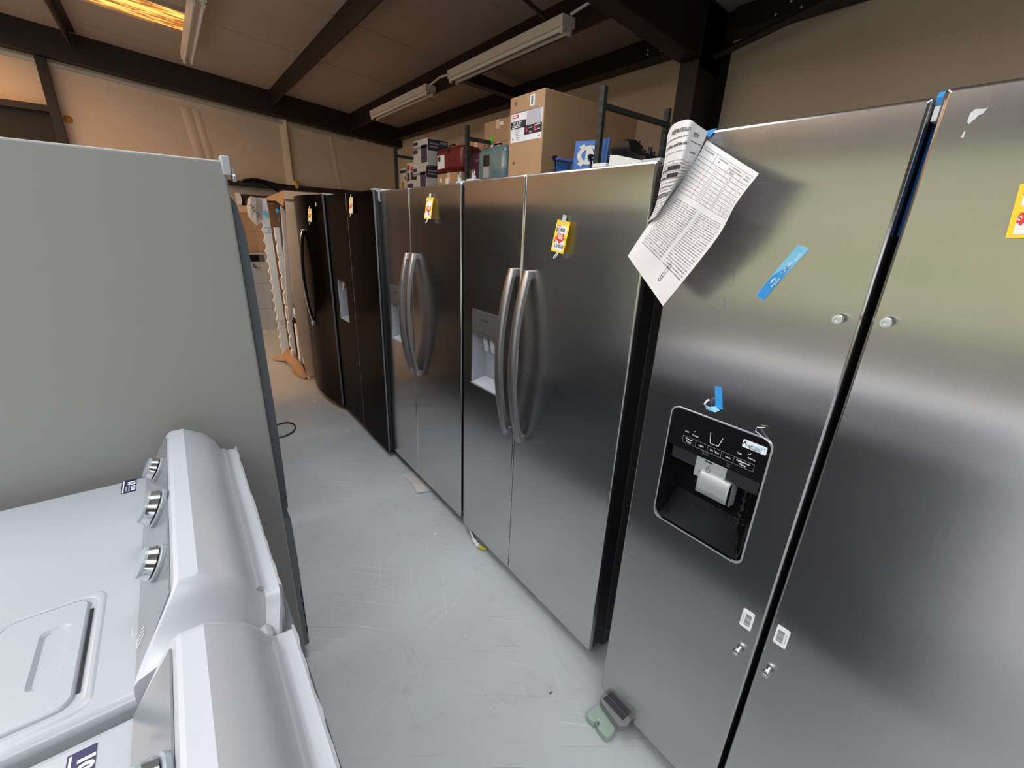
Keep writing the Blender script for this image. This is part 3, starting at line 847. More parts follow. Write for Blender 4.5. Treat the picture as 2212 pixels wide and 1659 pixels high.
obj('symbols', bm, M_printw, cp, smooth=False)
# torn sticker with blue streaks on the panel
bm = bmesh.new()
prism(bm, [(XA - 0.0015, y, z) for y, z in rrect(0.299, 0.349, 1.119, 1.137, 0.002, 3)], (-0.0012, 0, 0))
stk = obj('sticker', bm, M_printw, cp, smooth=False)
bm = bmesh.new()
for k in range(9):
    yy = 0.340 - k * 0.0042; a = random.uniform(-0.3, 0.5)
    F3 = plane_fn((XA - 0.0030, yy, 1.128 + random.uniform(-0.003, 0.003)), (0, -1, 0.4 + a), (0, 0.3, 1))
    rect_on(bm, F3, -0.006, 0.006, -0.0007, 0.0007)
obj('blue_streak', bm, M_bluelight, stk, smooth=False)
bm = bmesh.new()
for k in range(14):
    rect_on(bm, plane_fn((XA - 0.0031, 0.334 - k * 0.0018, 1.1225), (0, -1, 0), (0, 0, 1)), -0.0004, 0.0004, -0.002, 0.002)
add_text(bm, 'A', 0.010, plane_fn((XA - 0.0031, 0.344, 1.130), (0, -1, 0), (0, 0, 1)), bold=0.0006)
obj('sticker_print', bm, M_ink, stk, smooth=False)
# band, plate, paddle and tray inside the niche
obj('niche_band', B((XA + 0.003, HA[0] + 0.004, 1.018), (XA + 0.03, HA[1] - 0.016, 1.0515), 0.003), M_darkgrey, dA)
plate = obj('spout_plate', B((XA + 0.001, 0.369, 0.998), (XA + 0.012, 0.4435, 1.051), 0.002), M_silver, dA)
bm = bmesh.new()
F4 = plane_fn((XA + 0.0004, 0.410, 1.030), (0, -1, 0), (0, 0, 1))
for r_ in ((-0.005, 0.005, -0.0005, 0.0005), (-0.005, 0.005, -0.0085, -0.0075), (-0.005, -0.0042, -0.0085, 0), (0.0042, 0.005, -0.0085, 0), (-0.0015, 0.0015, 0.003, 0.006)):
    rect_on(bm, F4, *r_)
for r_ in ((-0.0105, 0.0075, 0.0150, 0.0190),):
    rect_on(bm, F4, *r_)
obj('symbols', bm, M_ink, plate, smooth=False)
bm = bmesh.new()
loft(bm, [[(XA + x, y, z) for y in (0.4255, 0.420, 0.357, 0.3515)] for x, z in ((0.006, 1.022), (-0.004, 1.020), (-0.008, 1.012), (-0.010, 0.994), (-0.008, 0.966))], closed=False, cap0=False, cap1=False)
pad = obj('paddle', bm, M_silver, dA)
sm = pad.modifiers.new('thickness', 'SOLIDIFY'); sm.thickness = 0.004
bm = bmesh.new()
F5 = plane_fn((XA - 0.0135, 0.388, 0.976), (0, -1, 0), (0, 0, 1))
for cx, cy in ((-0.004, 0.004), (0.004, 0.0035), (-0.001, -0.003)):
    for r_ in ((-0.003, 0.003, -0.003, -0.0025), (-0.003, 0.003, 0.0025, 0.003), (-0.003, -0.0025, -0.003, 0.003), (0.0025, 0.003, -0.003, 0.003)):
        rect_on(bm, F5, cx + r_[0], cx + r_[1], cy + r_[2], cy + r_[3])
obj('ice_symbol', bm, M_inkgrey, pad, smooth=False)
for y0, y1_ in ((0.3445, 0.3512), (0.4258, 0.4315)):
    bm = bmesh.new(); loft(bm, [[(XA + 0.02, y0, z), (XA - 0.001, (y0 + y1_) / 2, z - 0.002), (XA + 0.004, y1_, z)] for z in (1.02, 1.0, 0.985, 0.962)])
    obj('film_tape', bm, mat('film_grey', (0.18, 0.18, 0.19), 0.2, noise=0.7, nscale=160), dA)
bm = bmesh.new()
loft(bm, [[(XA + x, y, z) for y in (HA[0] + 0.010, HA[0] + 0.03, HA[1] - 0.03, HA[1] - 0.012)] for x, z in ((0.004, 0.838), (0.020, 0.850), (0.045, 0.868), (0.072, 0.900))], closed=False, cap0=False, cap1=False)
obj('drip_tray', bm, mat('tray_black', (0.005, 0.005, 0.006), 0.35, spec=0.08), dA)
# crinkled clear film lining the niche
bm = bmesh.new(); NU, NV = 44, 44
rnd = random.Random(11)
ph = [(rnd.uniform(20, 75), rnd.uniform(20, 75), rnd.uniform(0, 6.28), rnd.uniform(0.3, 1.0)) for _ in range(9)]
grid = []
for i in range(NU):
    row = []
    for j in range(NV):
        s, q = i / (NU - 1), j / (NV - 1)
        y = HA[0] + 0.008 + (HA[1] - HA[0] - 0.016) * s
        z = 0.846 + 0.172 * q
        dep = 0.052 * (1 - (abs(2 * s - 1)) ** 6) * min(1, q * 3 + 0.25)
        w = sum(a * abs(math.sin(f * y * 6.2 + g * z * 4.1 * (1 if k % 2 else -1) + p)) for k, (f, g, p, a) in enumerate(ph)) / 6
        row.append(bm.verts.new((XA + 0.004 + dep * 0.85 - 0.008 * w, y, z)))
    grid.append(row)
for i in range(NU - 1):
    for j in range(NV - 1):
        bm.faces.new((grid[i][j], grid[i + 1][j], grid[i + 1][j + 1], grid[i][j + 1]))
obj('plastic_film', bm, M_darkfilm, dA, angle=20)

# handle studs
for d, (yy, zz) in ((dA, (0.243, 1.420)), (dA2, (0.177, 1.427)), (dA, (0.244, 0.615)), (dA2, (0.177, 0.618))):
    bm = bmesh.new()
    lathe(bm, (XA + 0.001, yy, zz), (-1, 0, 0), [(0, 0.0045), (0.010, 0.0045), (0.010, 0.0080), (0.016, 0.0085), (0.019, 0.0078), (0.0195, 0.0035), (0.016, 0.0030)], 20)
    obj('handle_stud', bm, M_zinc, d)
# bar-code stickers
def barcode(d, y, z, flip):
    bm = bmesh.new(); prism(bm, [(XA - 0.0002, a, b) for a, b in rrect(y - 0.013, y + 0.013, z - 0.0255, z + 0.0255, 0.0035, 4)], (-0.0008, 0, 0))
    o = obj('barcode_sticker', bm, M_printw, d, smooth=False)
    bm = bmesh.new(); zz = -0.017; rr = random.Random(3)
    sg = 1 if flip else -1
    while zz < 0.016:
        h = rr.choice((0.0005, 0.0008, 0.0012))
        rect_on(bm, plane_fn((XA - 0.0013, y - sg * 0.002, z), (0, -1, 0), (0, 0, 1)), -0.0065, 0.0065, zz, zz + h)
        zz += h + rr.choice((0.0006, 0.0009, 0.0013))
    add_text(bm, 'ICB W10711489', 0.0038, plane_fn((XA - 0.0013, y + sg * 0.0085, z), (0, 0, sg), (0, sg, 0)))
    obj('barcode_print', bm, M_ink, o, smooth=False)
barcode(dA, 0.246, 0.709, True)
barcode(dA2, 0.1745, 0.725, False)
# blue tape left on the doors
def tape(d, name, pts, m, lift=0.0012):
    bm = bmesh.new(); prism(bm, [(XA - 0.0003, *p) for p in pts], (-lift, 0, 0))
    return obj(name, bm, m, d, smooth=False)
tp = tape(dA, 'tape_strip', [(0.340, 1.540), (0.320, 1.534), (0.3395, 1.500), (0.357, 1.470), (0.377, 1.431), (0.394, 1.440), (0.372, 1.482)], M_bluelight)
tape(tp, 'tape_overlap', [(0.341, 1.505), (0.357, 1.470), (0.3765, 1.4325), (0.392, 1.440), (0.372, 1.480)], M_bluetape, 0.0018)
bm = bmesh.new()
for k in range(9):
    q = rnd.uniform(0.05, 0.6); y_, z_ = 0.330 + 0.052 * q + rnd.uniform(-0.005, 0.005), 1.533 - 0.095 * q
    for j in range(rnd.randint(2, 4)):
        y2, z2 = y_ + rnd.uniform(0.0005, 0.0045), z_ - rnd.uniform(0.002, 0.006)
        w_ = rnd.uniform(0.0003, 0.0009)
        bm.faces.new([bm.verts.new((XA - 0.0026, *p)) for p in ((y_ - w_, z_), (y_ + w_, z_ + w_), (y2 + w_, z2 + w_), (y2 - w_, z2))])
        y_, z_ = y2, z2
obj('tape_crease', bm, mat('tape_pale', (0.72, 0.82, 0.88), 0.5), tp, smooth=False)
t2 = tape(dA, 'tape_strip', [(0.4355, 1.232), (0.420, 1.234), (0.4075, 1.184), (0.424, 1.184)], M_bluetape)
bm = bmesh.new()
loft(bm, [[(XA - 0.002, 0.412, 1.181), (XA - 0.004, 0.4225, 1.188)], [(XA - 0.012, 0.418, 1.176), (XA - 0.016, 0.430, 1.186)], [(XA - 0.016, 0.432, 1.178), (XA - 0.020, 0.440, 1.190)]], closed=False, cap0=False, cap1=False)
obj('tape_curl', bm, M_bluelight, t2)
bm = bmesh.new(); tube(bm, [(XA - 0.010, 0.438, 1.176), (XA - 0.014, 0.444, 1.188), (XA - 0.012, 0.441, 1.196), (XA - 0.010, 0.437, 1.200)], 0.0022, 6)
obj('torn_edge', bm, M_printw, t2)
bm = bmesh.new(); tube(bm, [(XA - 0.002, 0.298, 1.150), (XA - 0.006, 0.312, 1.158), (XA - 0.012, 0.327, 1.168), (XA - 0.010, 0.326, 1.176), (XA - 0.006, 0.312, 1.180)], 0.0009, 5)
obj('film_thread', bm, M_printw, dA)
for k in range(6):
    cy, cz = 0.425 + 0.0075 * k, 1.690 - 0.056 * k
    bm = bmesh.new()
    Fg = plane_fn((XA - 0.0003, cy, cz), (0, -1, 0.12), (0, 0.12, 1))
    for r_ in ((-0.010, 0.010, 0.014, 0.0146), (-0.010, 0.008, -0.014, -0.0134), (0.0095, 0.010, -0.010, 0.014)):
        rect_on(bm, Fg, *r_)
    obj('glue_mark', bm, mat('glue_grey', (0.20, 0.19, 0.20), 0.6), dA, smooth=False)
# dull residue of a peeled label, smudges
bm = bmesh.new()
prism(bm, [(XA - 0.0002, y, z) for y, z in ((0.1665, 1.724), (0.1625, 1.7285), (0.152, 1.7275), (0.150, 1.729), (0.1535, 1.7215), (0.157, 1.7205), (0.159, 1.7165), (0.161, 1.7145), (0.1635, 1.7105), (0.1665, 1.7135))], (-0.0006, 0, 0))
obj('label_residue', bm, mat('residue', (0.66, 0.66, 0.68), 0.6, noise=0.1, nscale=90), dA2, smooth=False)
bm = bmesh.new(); prism(bm, [(XA - 0.0002, y, z) for y, z in ((0.166, 1.702), (0.1645, 1.7015), (0.1645, 1.694), (0.1675, 1.694))], (-0.0006, 0, 0))
obj('label_residue', bm, mat('residue', (0.66, 0.66, 0.68)), dA2, smooth=False)
# blue tape and white hinge seen in the gap between the doors
obj('hinge_pin_cover', B((XA + 0.012, 0.2035, 1.722), (XA + 0.05, 0.2105, 1.742), 0.001), M_printw, frA)
bm = bmesh.new()
loft(bm, [[(XA + x, 0.2035, z), (XA + x, 0.2105, z)] for x, z in ((0.012, 1.743), (0.008, 1.752), (0.014, 1.760), (0.03, 1.7635), (0.06, 1.764))], closed=False, cap0=False, cap1=False)
obj('gap_tape', bm, M_bluetape, frA)
bm = bmesh.new(); loft(bm, [[(XA + 0.03, 0.204, z), (XA + 0.034, 0.210, z)] for z in (1.721, 1.68, 1.60, 1.56)], closed=False, cap0=False, cap1=False)
obj('gap_tape', bm, mat('blue_film', (0.02, 0.12, 0.42), 0.3), frA)

# levelling foot cover and bracket under A
bm = bmesh.new()
prism(bm, [(0.880, 0.484, 0.035), (0.903, 0.470, 0.035), (0.928, 0.474, 0.035), (0.928, 0.585, 0.035), (0.900, 0.583, 0.035), (0.893, 0.575, 0.035)], (0, 0, 0.028))
bk = obj('foot_bracket', bm, M_greypl, frA, smooth=False)
bv = bk.modifiers.new('edge', 'BEVEL'); bv.width = 0.003; bv.segments = 2
obj('bracket_well', B((0.902, 0.488, 0.052), (0.924, 0.573, 0.0645), 0.002), M_black, bk)
ft = thing('foot_cover', 'pale green split plastic foot cover on the floor under the nearest refrigerator', 'plastic cover', (0.872, 0.535, 0.0))
bm = bmesh.new()
prism(bm, [(0.840, 0.500, 0.0), (0.858, 0.492, 0.0), (0.908, 0.502, 0.0), (0.910, 0.585, 0.0), (0.850, 0.590, 0.0), (0.838, 0.582, 0.0), (0.840, 0.552, 0.0), (0.858, 0.550, 0.0), (0.858, 0.540, 0.0), (0.840, 0.538, 0.0)], (0, 0, 0.028))
o = obj('shell', bm, M_greenpl, ft, smooth=False)
bv = o.modifiers.new('edge', 'BEVEL'); bv.width = 0.005; bv.segments = 3
bm = bmesh.new(); cyl(bm, (0.849, 0.541, 0.015), (0.849, 0.550, 0.024), 0.004, n=10)
obj('clip', bm, M_chrome, ft)

# ================================================================== left refrigerator (its side towards the camera)
lf = thing('refrigerator', 'tall grey refrigerator on the left showing its plain side panel', 'refrigerator', (-0.2, 1.75, 0))
bm = bmesh.new()
box(bm, (-0.62, 1.356, 0.022), (0.146, 2.20, 1.672), 0.006, 3)
obj('cabinet', bm, M_panelside, lf)
bm = bmesh.new()
prof = [(0.147, 1.592), (0.158, 1.575), (0.168, 1.50), (0.170, 1.30), (0.170, 1.00), (0.168, 0.80), (0.164, 0.66), (0.153, 0.63), (0.147, 0.628)]
prism(bm, [(x, 1.366, z) for x, z in prof], (0, 0.40, 0))
obj('door', bm, mat('left_door_dark', (0.075, 0.082, 0.092), 0.4), lf, smooth=False)
bm = bmesh.new()
prof = [(0.147, 0.622), (0.166, 0.612), (0.168, 0.45), (0.166, 0.30), (0.162, 0.05), (0.147, 0.05)]
prism(bm, [(x, 1.366, z) for x, z in prof], (0, 0.80, 0))
dr = obj('drawer', bm, mat('left_drawer_grey', (0.17, 0.19, 0.21), 0.25, 0.6), lf, smooth=False)
for k in range(4):
    obj('grille_slot', B((0.160, 1.3645, 0.10 + k * 0.055), (0.164, 1.3665, 0.14 + k * 0.055)), M_black, dr, smooth=False)
obj('base', B((-0.58, 1.37, 0.0), (0.13, 2.18, 0.03)), M_black, lf, smooth=False)
bm = bmesh.new(); box(bm, (0.138, 1.349, 1.640), (0.156, 1.40, 1.683), 0.003)
hg = obj('hinge', bm, M_whitepl, lf)
bm = bmesh.new(); lathe(bm, (0.162, 1.375, 1.628), (0, 0, 1), [(0, 0.006), (0.014, 0.006), (0.016, 0.004), (0.03, 0.004)], 12)
obj('hinge_pin', bm, M_zinc, hg)

# two unseen refrigerators, added to darken the reflections in the aisle steel
for k, (ya_, lab_) in enumerate(((2.30, 'unseen dark refrigerator added behind the grey one to darken reflections'), (3.28, 'second unseen dark refrigerator added to darken reflections'))):
    r_ = thing('refrigerator', lab_, 'refrigerator', (-0.2, ya_ + 0.45, 0))
    obj('cabinet', B((-0.62, ya_, 0.03), (0.06, ya_ + 0.90, 1.70), 0.006), M_cab, r_)
    for y0_, y1_ in ((ya_, ya_ + 0.447), (ya_ + 0.453, ya_ + 0.90)):
        obj('door', B((0.065, y0_, 0.06), (0.135, y1_, 1.70), 0.008), M_black_steel, r_)
    obj('base', B((-0.58, ya_ + 0.02, 0.0), (0.04, ya_ + 0.88, 0.03)), M_black, r_, smooth=False)

# ================================================================== white laundry machines, backs to the aisle
def laundry(label, ya, yb, kind):
    """ya near end, yb far end; front faces -X, console along the back"""
    t = thing('laundry_machine', label, 'washing machine', (-0.30, (ya + yb) / 2, 0), 'white laundry machines')
    bm = bmesh.new(); box(bm, (-0.66, ya, 0.02), (0.030, yb, 0.920), 0.014, 3)
    obj('body', bm, M_white, t)
    obj('rear_panel', B((0.0295, ya + 0.01, 0.03), (0.060, yb - 0.004, 0.893), 0.003), M_backplate, t)
    for xx in (-0.6, 0.0):
        for yy in (ya + 0.06, yb - 0.06):
            bm = bmesh.new(); cyl(bm, (xx, yy, 0), (xx, yy, 0.03), 0.02, n=10); obj('foot', bm, M_black, t)
    full = [(-0.143, 0.919), (-0.0845, 1.022), (-0.080, 1.032), (-0.074, 1.036), (-0.050, 1.036), (-0.012, 1.012), (0.008, 0.985), (0.018, 0.956), (0.028, 0.946), (0.050, 0.945), (0.052, 0.940), (0.052, 0.900)]
    far = [(-0.143, 0.919), (-0.124, 0.952), (-0.108, 0.980), (-0.098, 0.990), (-0.060, 1.000), (-0.014, 0.985), (0.006, 0.962), (0.017, 0.945), (0.027, 0.938), (0.050, 0.938), (0.052, 0.934), (0.052, 0.900)]
    near = [(-0.143, 0.919), (-0.142, 0.936), (-0.140, 0.944), (-0.134, 0.950), (-0.108, 0.962), (-0.036, 0.950), (-0.012, 0.925), (0.004, 0.906), (0.014, 0.896), (0.032, 0.898), (0.036, 0.894), (0.036, 0.880)]
    mixs = lambda a, b, s: [(p[0] * (1 - s) + q[0] * s, p[1] * (1 - s) + q[1] * s) for p, q in zip(a, b)]
    ez = lambda q: 1 - math.sqrt(max(0.0, 1 - q * q))
    secs = [(yb - 0.002 - 0.028 * (1 - q), mixs(full, far, ez(q))) for q in (1.0, 0.97, 0.9, 0.78, 0.6, 0.4, 0.2, 0.0)] + [((ya + yb) / 2, full)]
    secs += [(ya + 0.070 - 0.072 * q, mixs(full, near, q * q * (3 - 2 * q))) for q in (0.0, 0.12, 0.25, 0.38, 0.5, 0.62, 0.75, 0.88, 1.0)]
    bm = bmesh.new()
    loft(bm, [[(x, y, z) for x, z in s] + [(-0.143, y, 0.900)] for y, s in secs])
    con = obj('console', bm, M_whitepl, t, angle=28)
    # grey sloping control panel
    n = Vector((-(1.022 - 0.919), 0, -0.0845 + 0.143)).normalized()
    bm = bmesh.new()
    q = [(-0.1415, ya + 0.022, 0.921), (-0.086, ya + 0.062, 1.0195), (-0.086, yb - 0.026, 1.0195), (-0.1415, yb - 0.008, 0.921)]
    prism(bm, [Vector(p) + n * 0.0006 for p in q], n * 0.0025)
    cp = obj('control_panel', bm, M_panelgrey, con, smooth=False)
    up = Vector((-0.0845 + 0.143, 0, 1.022 - 0.919)).normalized()
    cen = Vector((-0.101, 0, 0.993)) + n * 0.003
    for yk, r, dep in kind['knobs']:
        o_ = cen + Vector((0, yk, 0))
        bm = bmesh.new(); lathe(bm, o_, n, [(0, r * 0.98), (0.002, r), (0.006, r), (0.0075, r * 0.94), (0.008, r * 0.5)], 28)
        kb = obj('knob', bm, M_clear, cp)
        bm = bmesh.new(); lathe(bm, o_ + n * 0.008, n, [(0, r * 0.80), (0.0025, r * 0.82), (0.0025, r * 0.80)], 24)
        obj('knob_ring', bm, M_black, kb)
        bm = bmesh.new(); lathe(bm, o_ + n * 0.0105, n, [(0, r * 0.92), (dep - 0.006, r * 0.86), (dep - 0.001, r * 0.80), (dep, r * 0.55)], 28)
        obj('knob_grip', bm, M_chrome, kb, angle=25)
        bm = bmesh.new(); lathe(bm, o_ + n * (0.0105 + dep - 0.001), n, [(0, r * 0.82), (0.004, r * 0.78), (0.005, r * 0.4)], 24)
        obj('knob_cap', bm, M_clear, kb)
    if kind.get('badge'):
        bm = bmesh.new()
        for k in range(3):
            p0 = Vector((-0.1405, ya + 0.085 + k * 0.008, 0.925)) + n * 0.0036
            F = plane_fn(p0, (0, 1, 0), up)
            rect_on(bm, F, -0.0006, 0.0006, 0, 0.026)
        rect_on(bm, plane_fn(Vector((-0.1405, ya + 0.093, 0.925)) + n * 0.0036, (0, 1, 0), up), -0.009, 0.009, -0.0006, 0.0006)
        rect_on(bm, plane_fn(Vector((-0.1405, ya + 0.093, 0.951)) + up * 0.0 + n * 0.0036, (0, 1, 0), up), -0.009, 0.009, 0.0, 0.0012)
        obj('badge', bm, M_printw, cp, smooth=False)
    # channel strip on the console back
    bm = bmesh.new()
    loft(bm, [[(x, y, z) for x, z in ((0.016, 0.956), (0.022, 0.962), (0.028, 0.956), (0.026, 0.946))] for y in (yb - 0.03, (ya + yb) / 2, ya + 0.075)])
    obj('cable_channel', bm, M_whitepl, con)
    bm = bmesh.new()
    rr = random.Random(int(ya * 100)); n_ = 26
    outer = [(0.0525 + rr.uniform(0.000, 0.003), yb - (yb - ya) * i / n_) for i in range(n_ + 1)]
    loft(bm, [[(0.050, y, 0.9455), (x, y, 0.943), (x, y, 0.905), (0.0515, y, 0.903)] for x, y in outer if y > ya + 0.06])
    obj('torn_trim', bm, M_whitepl, con)
    # dark warranty sticker
    sx, sy = kind['sticker']
    obj('warranty_sticker', B((sx, sy, 0.9200), (sx + 0.027, sy + 0.066, 0.9207)), mat('sticker_navy', (0.018, 0.018, 0.075), 0.4), t, smooth=False)
    st = t.children[-1]
    bm = bmesh.new()
    Fs = plane_fn((sx + 0.0185, sy + 0.033, 0.9210), (0, -1, 0), (1, 0, 0))
    add_text(bm, '10', 0.021, lambda x, y: plane_fn((sx + 0.0175, sy + 0.046, 0.9210), (0, -1, 0), (1, 0, 0))(x, y), bold=0.0012)
    add_text(bm, 'YEAR', 0.0105, lambda x, y: plane_fn((sx + 0.0215, sy + 0.0185, 0.9210), (0, -1, 0), (1, 0, 0))(x, y), bold=0.0005)
    add_text(bm, 'LIMITED PARTS', 0.0042, lambda x, y: plane_fn((sx + 0.0140, sy + 0.0185, 0.9210), (0, -1, 0), (1, 0, 0))(x, y))
    add_text(bm, 'WARRANTY', 0.0050, lambda x, y: plane_fn((sx + 0.0085, sy + 0.0185, 0.9210), (0, -1, 0), (1, 0, 0))(x, y))
    rect_on(bm, Fs, -0.030, 0.030, -0.0165, -0.0140)
    obj('lettering', bm, M_printw, st, smooth=False)
    return t

m1 = laundry('white dryer with a lint hatch and three clear knobs beside the grey refrigerator side', 0.618, 1.297,
             dict(knobs=((1.155, 0.027, 0.012), (0.980, 0.037, 0.015), (0.800, 0.030, 0.013)), badge=True, sticker=(-0.190, 1.225)))
# raised lint hatch with scoop and dark slot
def hatch_ring(x0, x1, y0, y1, hx0, hx1, hy0, hy1):
    bm = bmesh.new(); z = 0.920
    R = lambda a, b, c, d, r, zz: [(p, q, zz) for p, q in rrect(a, b, c, d, r, 6)]
    secs = [R(x0, x1, y0, y1, 0.018, z - 0.001), R(x0 + 0.001, x1 - 0.001, y0 + 0.001, y1 - 0.001, 0.018, z + 0.003), R(x0 + 0.004, x1 - 0.004, y0 + 0.004, y1 - 0.004, 0.015, z + 0.005),
            R(hx0, hx1, hy0, hy1, 0.010, z + 0.005), R(hx0 + 0.003, hx1 - 0.002, hy0 + 0.004, hy1 - 0.004, 0.009, z + 0.002), R(hx0 + 0.010, hx1 - 0.003, hy0 + 0.008, hy1 - 0.008, 0.007, z - 0.004)]
    loft(bm, secs, cap0=False, cap1=True)
    return bm
# shallow pressed surround, then the hatch itself
bm = bmesh.new()
R_ = lambda i, zz: [(p, q, zz) for p, q in rrect(-0.322 + i, -0.192 - i, 0.640 + i, 0.884 - i, 0.022, 6)]
loft(bm, [R_(-0.004, 0.9195), R_(0.0, 0.9225), R_(0.004, 0.9225), R_(0.008, 0.9205)], cap0=False, cap1=False)
obj('hatch_surround', bm, M_white, m1)
bm = hatch_ring(-0.312, -0.208, 0.652, 0.872, -0.262, -0.226, 0.705, 0.822)
ht = obj('lint_hatch', bm, M_white, m1, angle=50)
obj('slot', B((-0.2075, 0.672, 0.9198), (-0.2035, 0.842, 0.9216)), M_black, ht, smooth=False)
m2 = laundry('white washer nearest the camera with only its console and lid corner showing', -0.085, 0.598,
             dict(knobs=((0.415, 0.034, 0.014), (0.25, 0.030, 0.013), (0.08, 0.030, 0.013)), badge=False, sticker=(-0.205, 0.512)))
bm = bmesh.new(); box(bm, (-0.63, -0.03, 0.915), (-0.235, 0.570, 0.926), 0.005, 3)
obj('lid', bm, M_white, m2)

# ================================================================== price tags and papers
TG = 'yellow price tags hanging on the refrigerators'
def price_tag(label, tl, tr, bl, texts, tape_=True, loop=True, name='price_tag'):
    tl, tr, bl = Vector(tl), Vector(tr), Vector(bl)
    u = (tr - tl); v = (tl - bl)
    W, H = u.length, v.length
    u.normalize(); v.normalize()
    n = u.cross(v).normalized()
    o0 = bl
    t = thing(name, label, 'price tag', tuple(bl + u * (W / 2)), TG)
    F = lambda lift: (lambda x, y: o0 + u * (x * W) + v * (y * H) + n * lift)
    bm = bmesh.new(); prism(bm, [F(-0.0004)(x, y) for x, y in ((0, 0), (1, 0), (1, 1), (0, 1))], n * 0.0008)
    c = obj('card', bm, M_yellow, t, smooth=False)
    for y0, y1_ in ((0.60, 0.86), (0.07, 0.40)):
        bm = bmesh.new(); prism(bm, [F(0.0005)(x, y) for x, y in ((0.09, y0), (0.90, y0), (0.90, y1_), (0.09, y1_))], n * 0.0002)
        obj('white_panel', bm, M_tagwhite, c, smooth=False)
    bm = bmesh.new()
    prism(bm, [F(0.0008)(x, y) for x, y in ((0.24, 0.595), (0.76, 0.595), (0.76, 0.475), (0.92, 0.47), (0.51, 0.28), (0.10, 0.47), (0.24, 0.475))], n * 0.0002)
    obj('red_arrow', bm, M_red, c, smooth=False)
    bm = bmesh.new()
    sc = W
    TF = lambda cx, cy: (lambda x, y: F(0.0012)(cx, cy) + u * x + v * y)
    add_text(bm, 'OUR', 0.165 * sc, TF(0.50, 0.535), bold=0.008 * sc)
    add_text(bm, 'PRICE', 0.15 * sc, TF(0.51, 0.455), bold=0.008 * sc)
    obj('arrow_lettering', bm, M_tagwhite, c, smooth=False)
    if texts:
        bm = bmesh.new()
        for s, cx, cy, size in texts:
            add_text(bm, s, size * sc, TF(cx, cy), bold=0.006 * sc, sx=0.8)
        obj('handwriting', bm, mat('pen_blue_black', (0.03, 0.03, 0.06), 0.6), c, smooth=False)
    bm = bmesh.new()
    add_text(bm, 'RETAIL', 0.10 * sc, TF(0.24, 0.825), bold=0.004 * sc); add_text(bm, '$', 0.26 * sc, TF(0.16, 0.355), bold=0.01 * sc)
    obj('red_print', bm, M_red, c, smooth=False)
    if loop:
        bm = bmesh.new(); b0 = F(0.001)(0.62, 0.0)
        tube(bm, [b0 + v * 0.004, b0 - v * 0.006 + n * 0.002, b0 - v * 0.014 - u * 0.002 + n * 0.004, b0 - v * 0.020 - u * 0.008 + n * 0.006, b0 - v * 0.017 - u * 0.012 + n * 0.004, b0 - v * 0.006 - u * 0.006 + n * 0.001, b0 + v * 0.003 - u * 0.005], 0.0014, 6)
        obj('string_loop', bm, M_printw, t)
    if tape_:
        bm = bmesh.new(); prism(bm, [F(0.001)(x, y) for x, y in ((0.34, 0.96), (0.66, 0.96), (0.64, 1.18), (0.36, 1.18))], n * 0.0004)
        obj('clear_tape', bm, mat('tape_grey', (0.50, 0.52, 0.54), 0.35), t, smooth=False)
    return t
price_tag('tilted yellow price tag marked 1,240 on the nearer handled stainless refrigerator', (0.989, 1.062, 1.579), (0.989, 1.004, 1.572), (0.980, 1.074, 1.485),
          (('$1,900', 0.42, 0.70, 0.30), ('1,240.00', 0.54, 0.20, 0.26)))
price_tag('yellow price tag on the farther handled stainless refrigerator', (1.004, 1.984, 1.667), (1.004, 1.917, 1.665), (0.992, 1.992, 1.574), (('72', 0.62, 0.22, 0.22),))
price_tag('yellow price tag on the black refrigerator with the dispenser', (0.968, 2.982, 1.690), (0.968, 2.916, 1.690), (0.962, 2.990, 1.595), (('V', 0.45, 0.74, 0.2), ('77', 0.55, 0.20, 0.2)))
price_tag('yellow price tag on the black refrigerator with the bowed door', (0.902, 3.768, 1.626), (0.912, 3.705, 1.626), (0.896, 3.775, 1.532), (('71', 0.55, 0.20, 0.2),))
price_tag('yellow price tag cut by the right edge on the nearest refrigerator', (XA - 0.006, 0.0905, 1.630), (XA - 0.006, 0.0255, 1.630), (XA - 0.012, 0.0835, 1.562), (('1,1', 0.6, 0.25, 0.3),), loop=False)

def patch(ctrl):
    """smooth sheet through a grid of control points; returns P(u, v), v downwards"""
    C_ = [[Vector(p) for p in r] for r in ctrl]
    def cr(p, t):
        n = len(p) - 1
        i = min(int(t * n), n - 1); f = t * n - i
        a, b, c, d = p[max(i - 1, 0)], p[i], p[i + 1], p[min(i + 2, n)]
        return 0.5 * (2 * b + (c - a) * f + (2 * a - 5 * b + 4 * c - d) * f * f + (3 * b - a - 3 * c + d) * f ** 3)
    return lambda u, v: cr([cr(r, min(max(u, 0), 1)) for r in C_], min(max(v, 0), 1))

def sheet_mesh(P, nu=28, nv=40, wob=0.0):
    bm = bmesh.new(); lay = bm.loops.layers.uv.new('UVMap')
    g = [[bm.verts.new(P(i / nu, j / nv)) for i in range(nu + 1)] for j in range(nv + 1)]
    for j in range(nv):
        for i in range(nu):
            f = bm.faces.new((g[j][i], g[j][i + 1], g[j + 1][i + 1], g[j + 1][i]))
            for l, (a, b) in zip(f.loops, ((i, j), (i + 1, j), (i + 1, j + 1), (i, j + 1))):
                l[lay].uv = (a / nu, 1 - b / nv)
    return bm

def on_sheet(P, lift):
    def F(u, v):
        e = 0.01
        a = P(min(u + e, 1), v) - P(max(u - e, 0), v); b = P(u, min(v + e, 1)) - P(u, max(v - e, 0))
        n = a.cross(b)
        n.normalize()
        if n.x > 0: n = -n
        return P(u, v) + n * lift
    return F

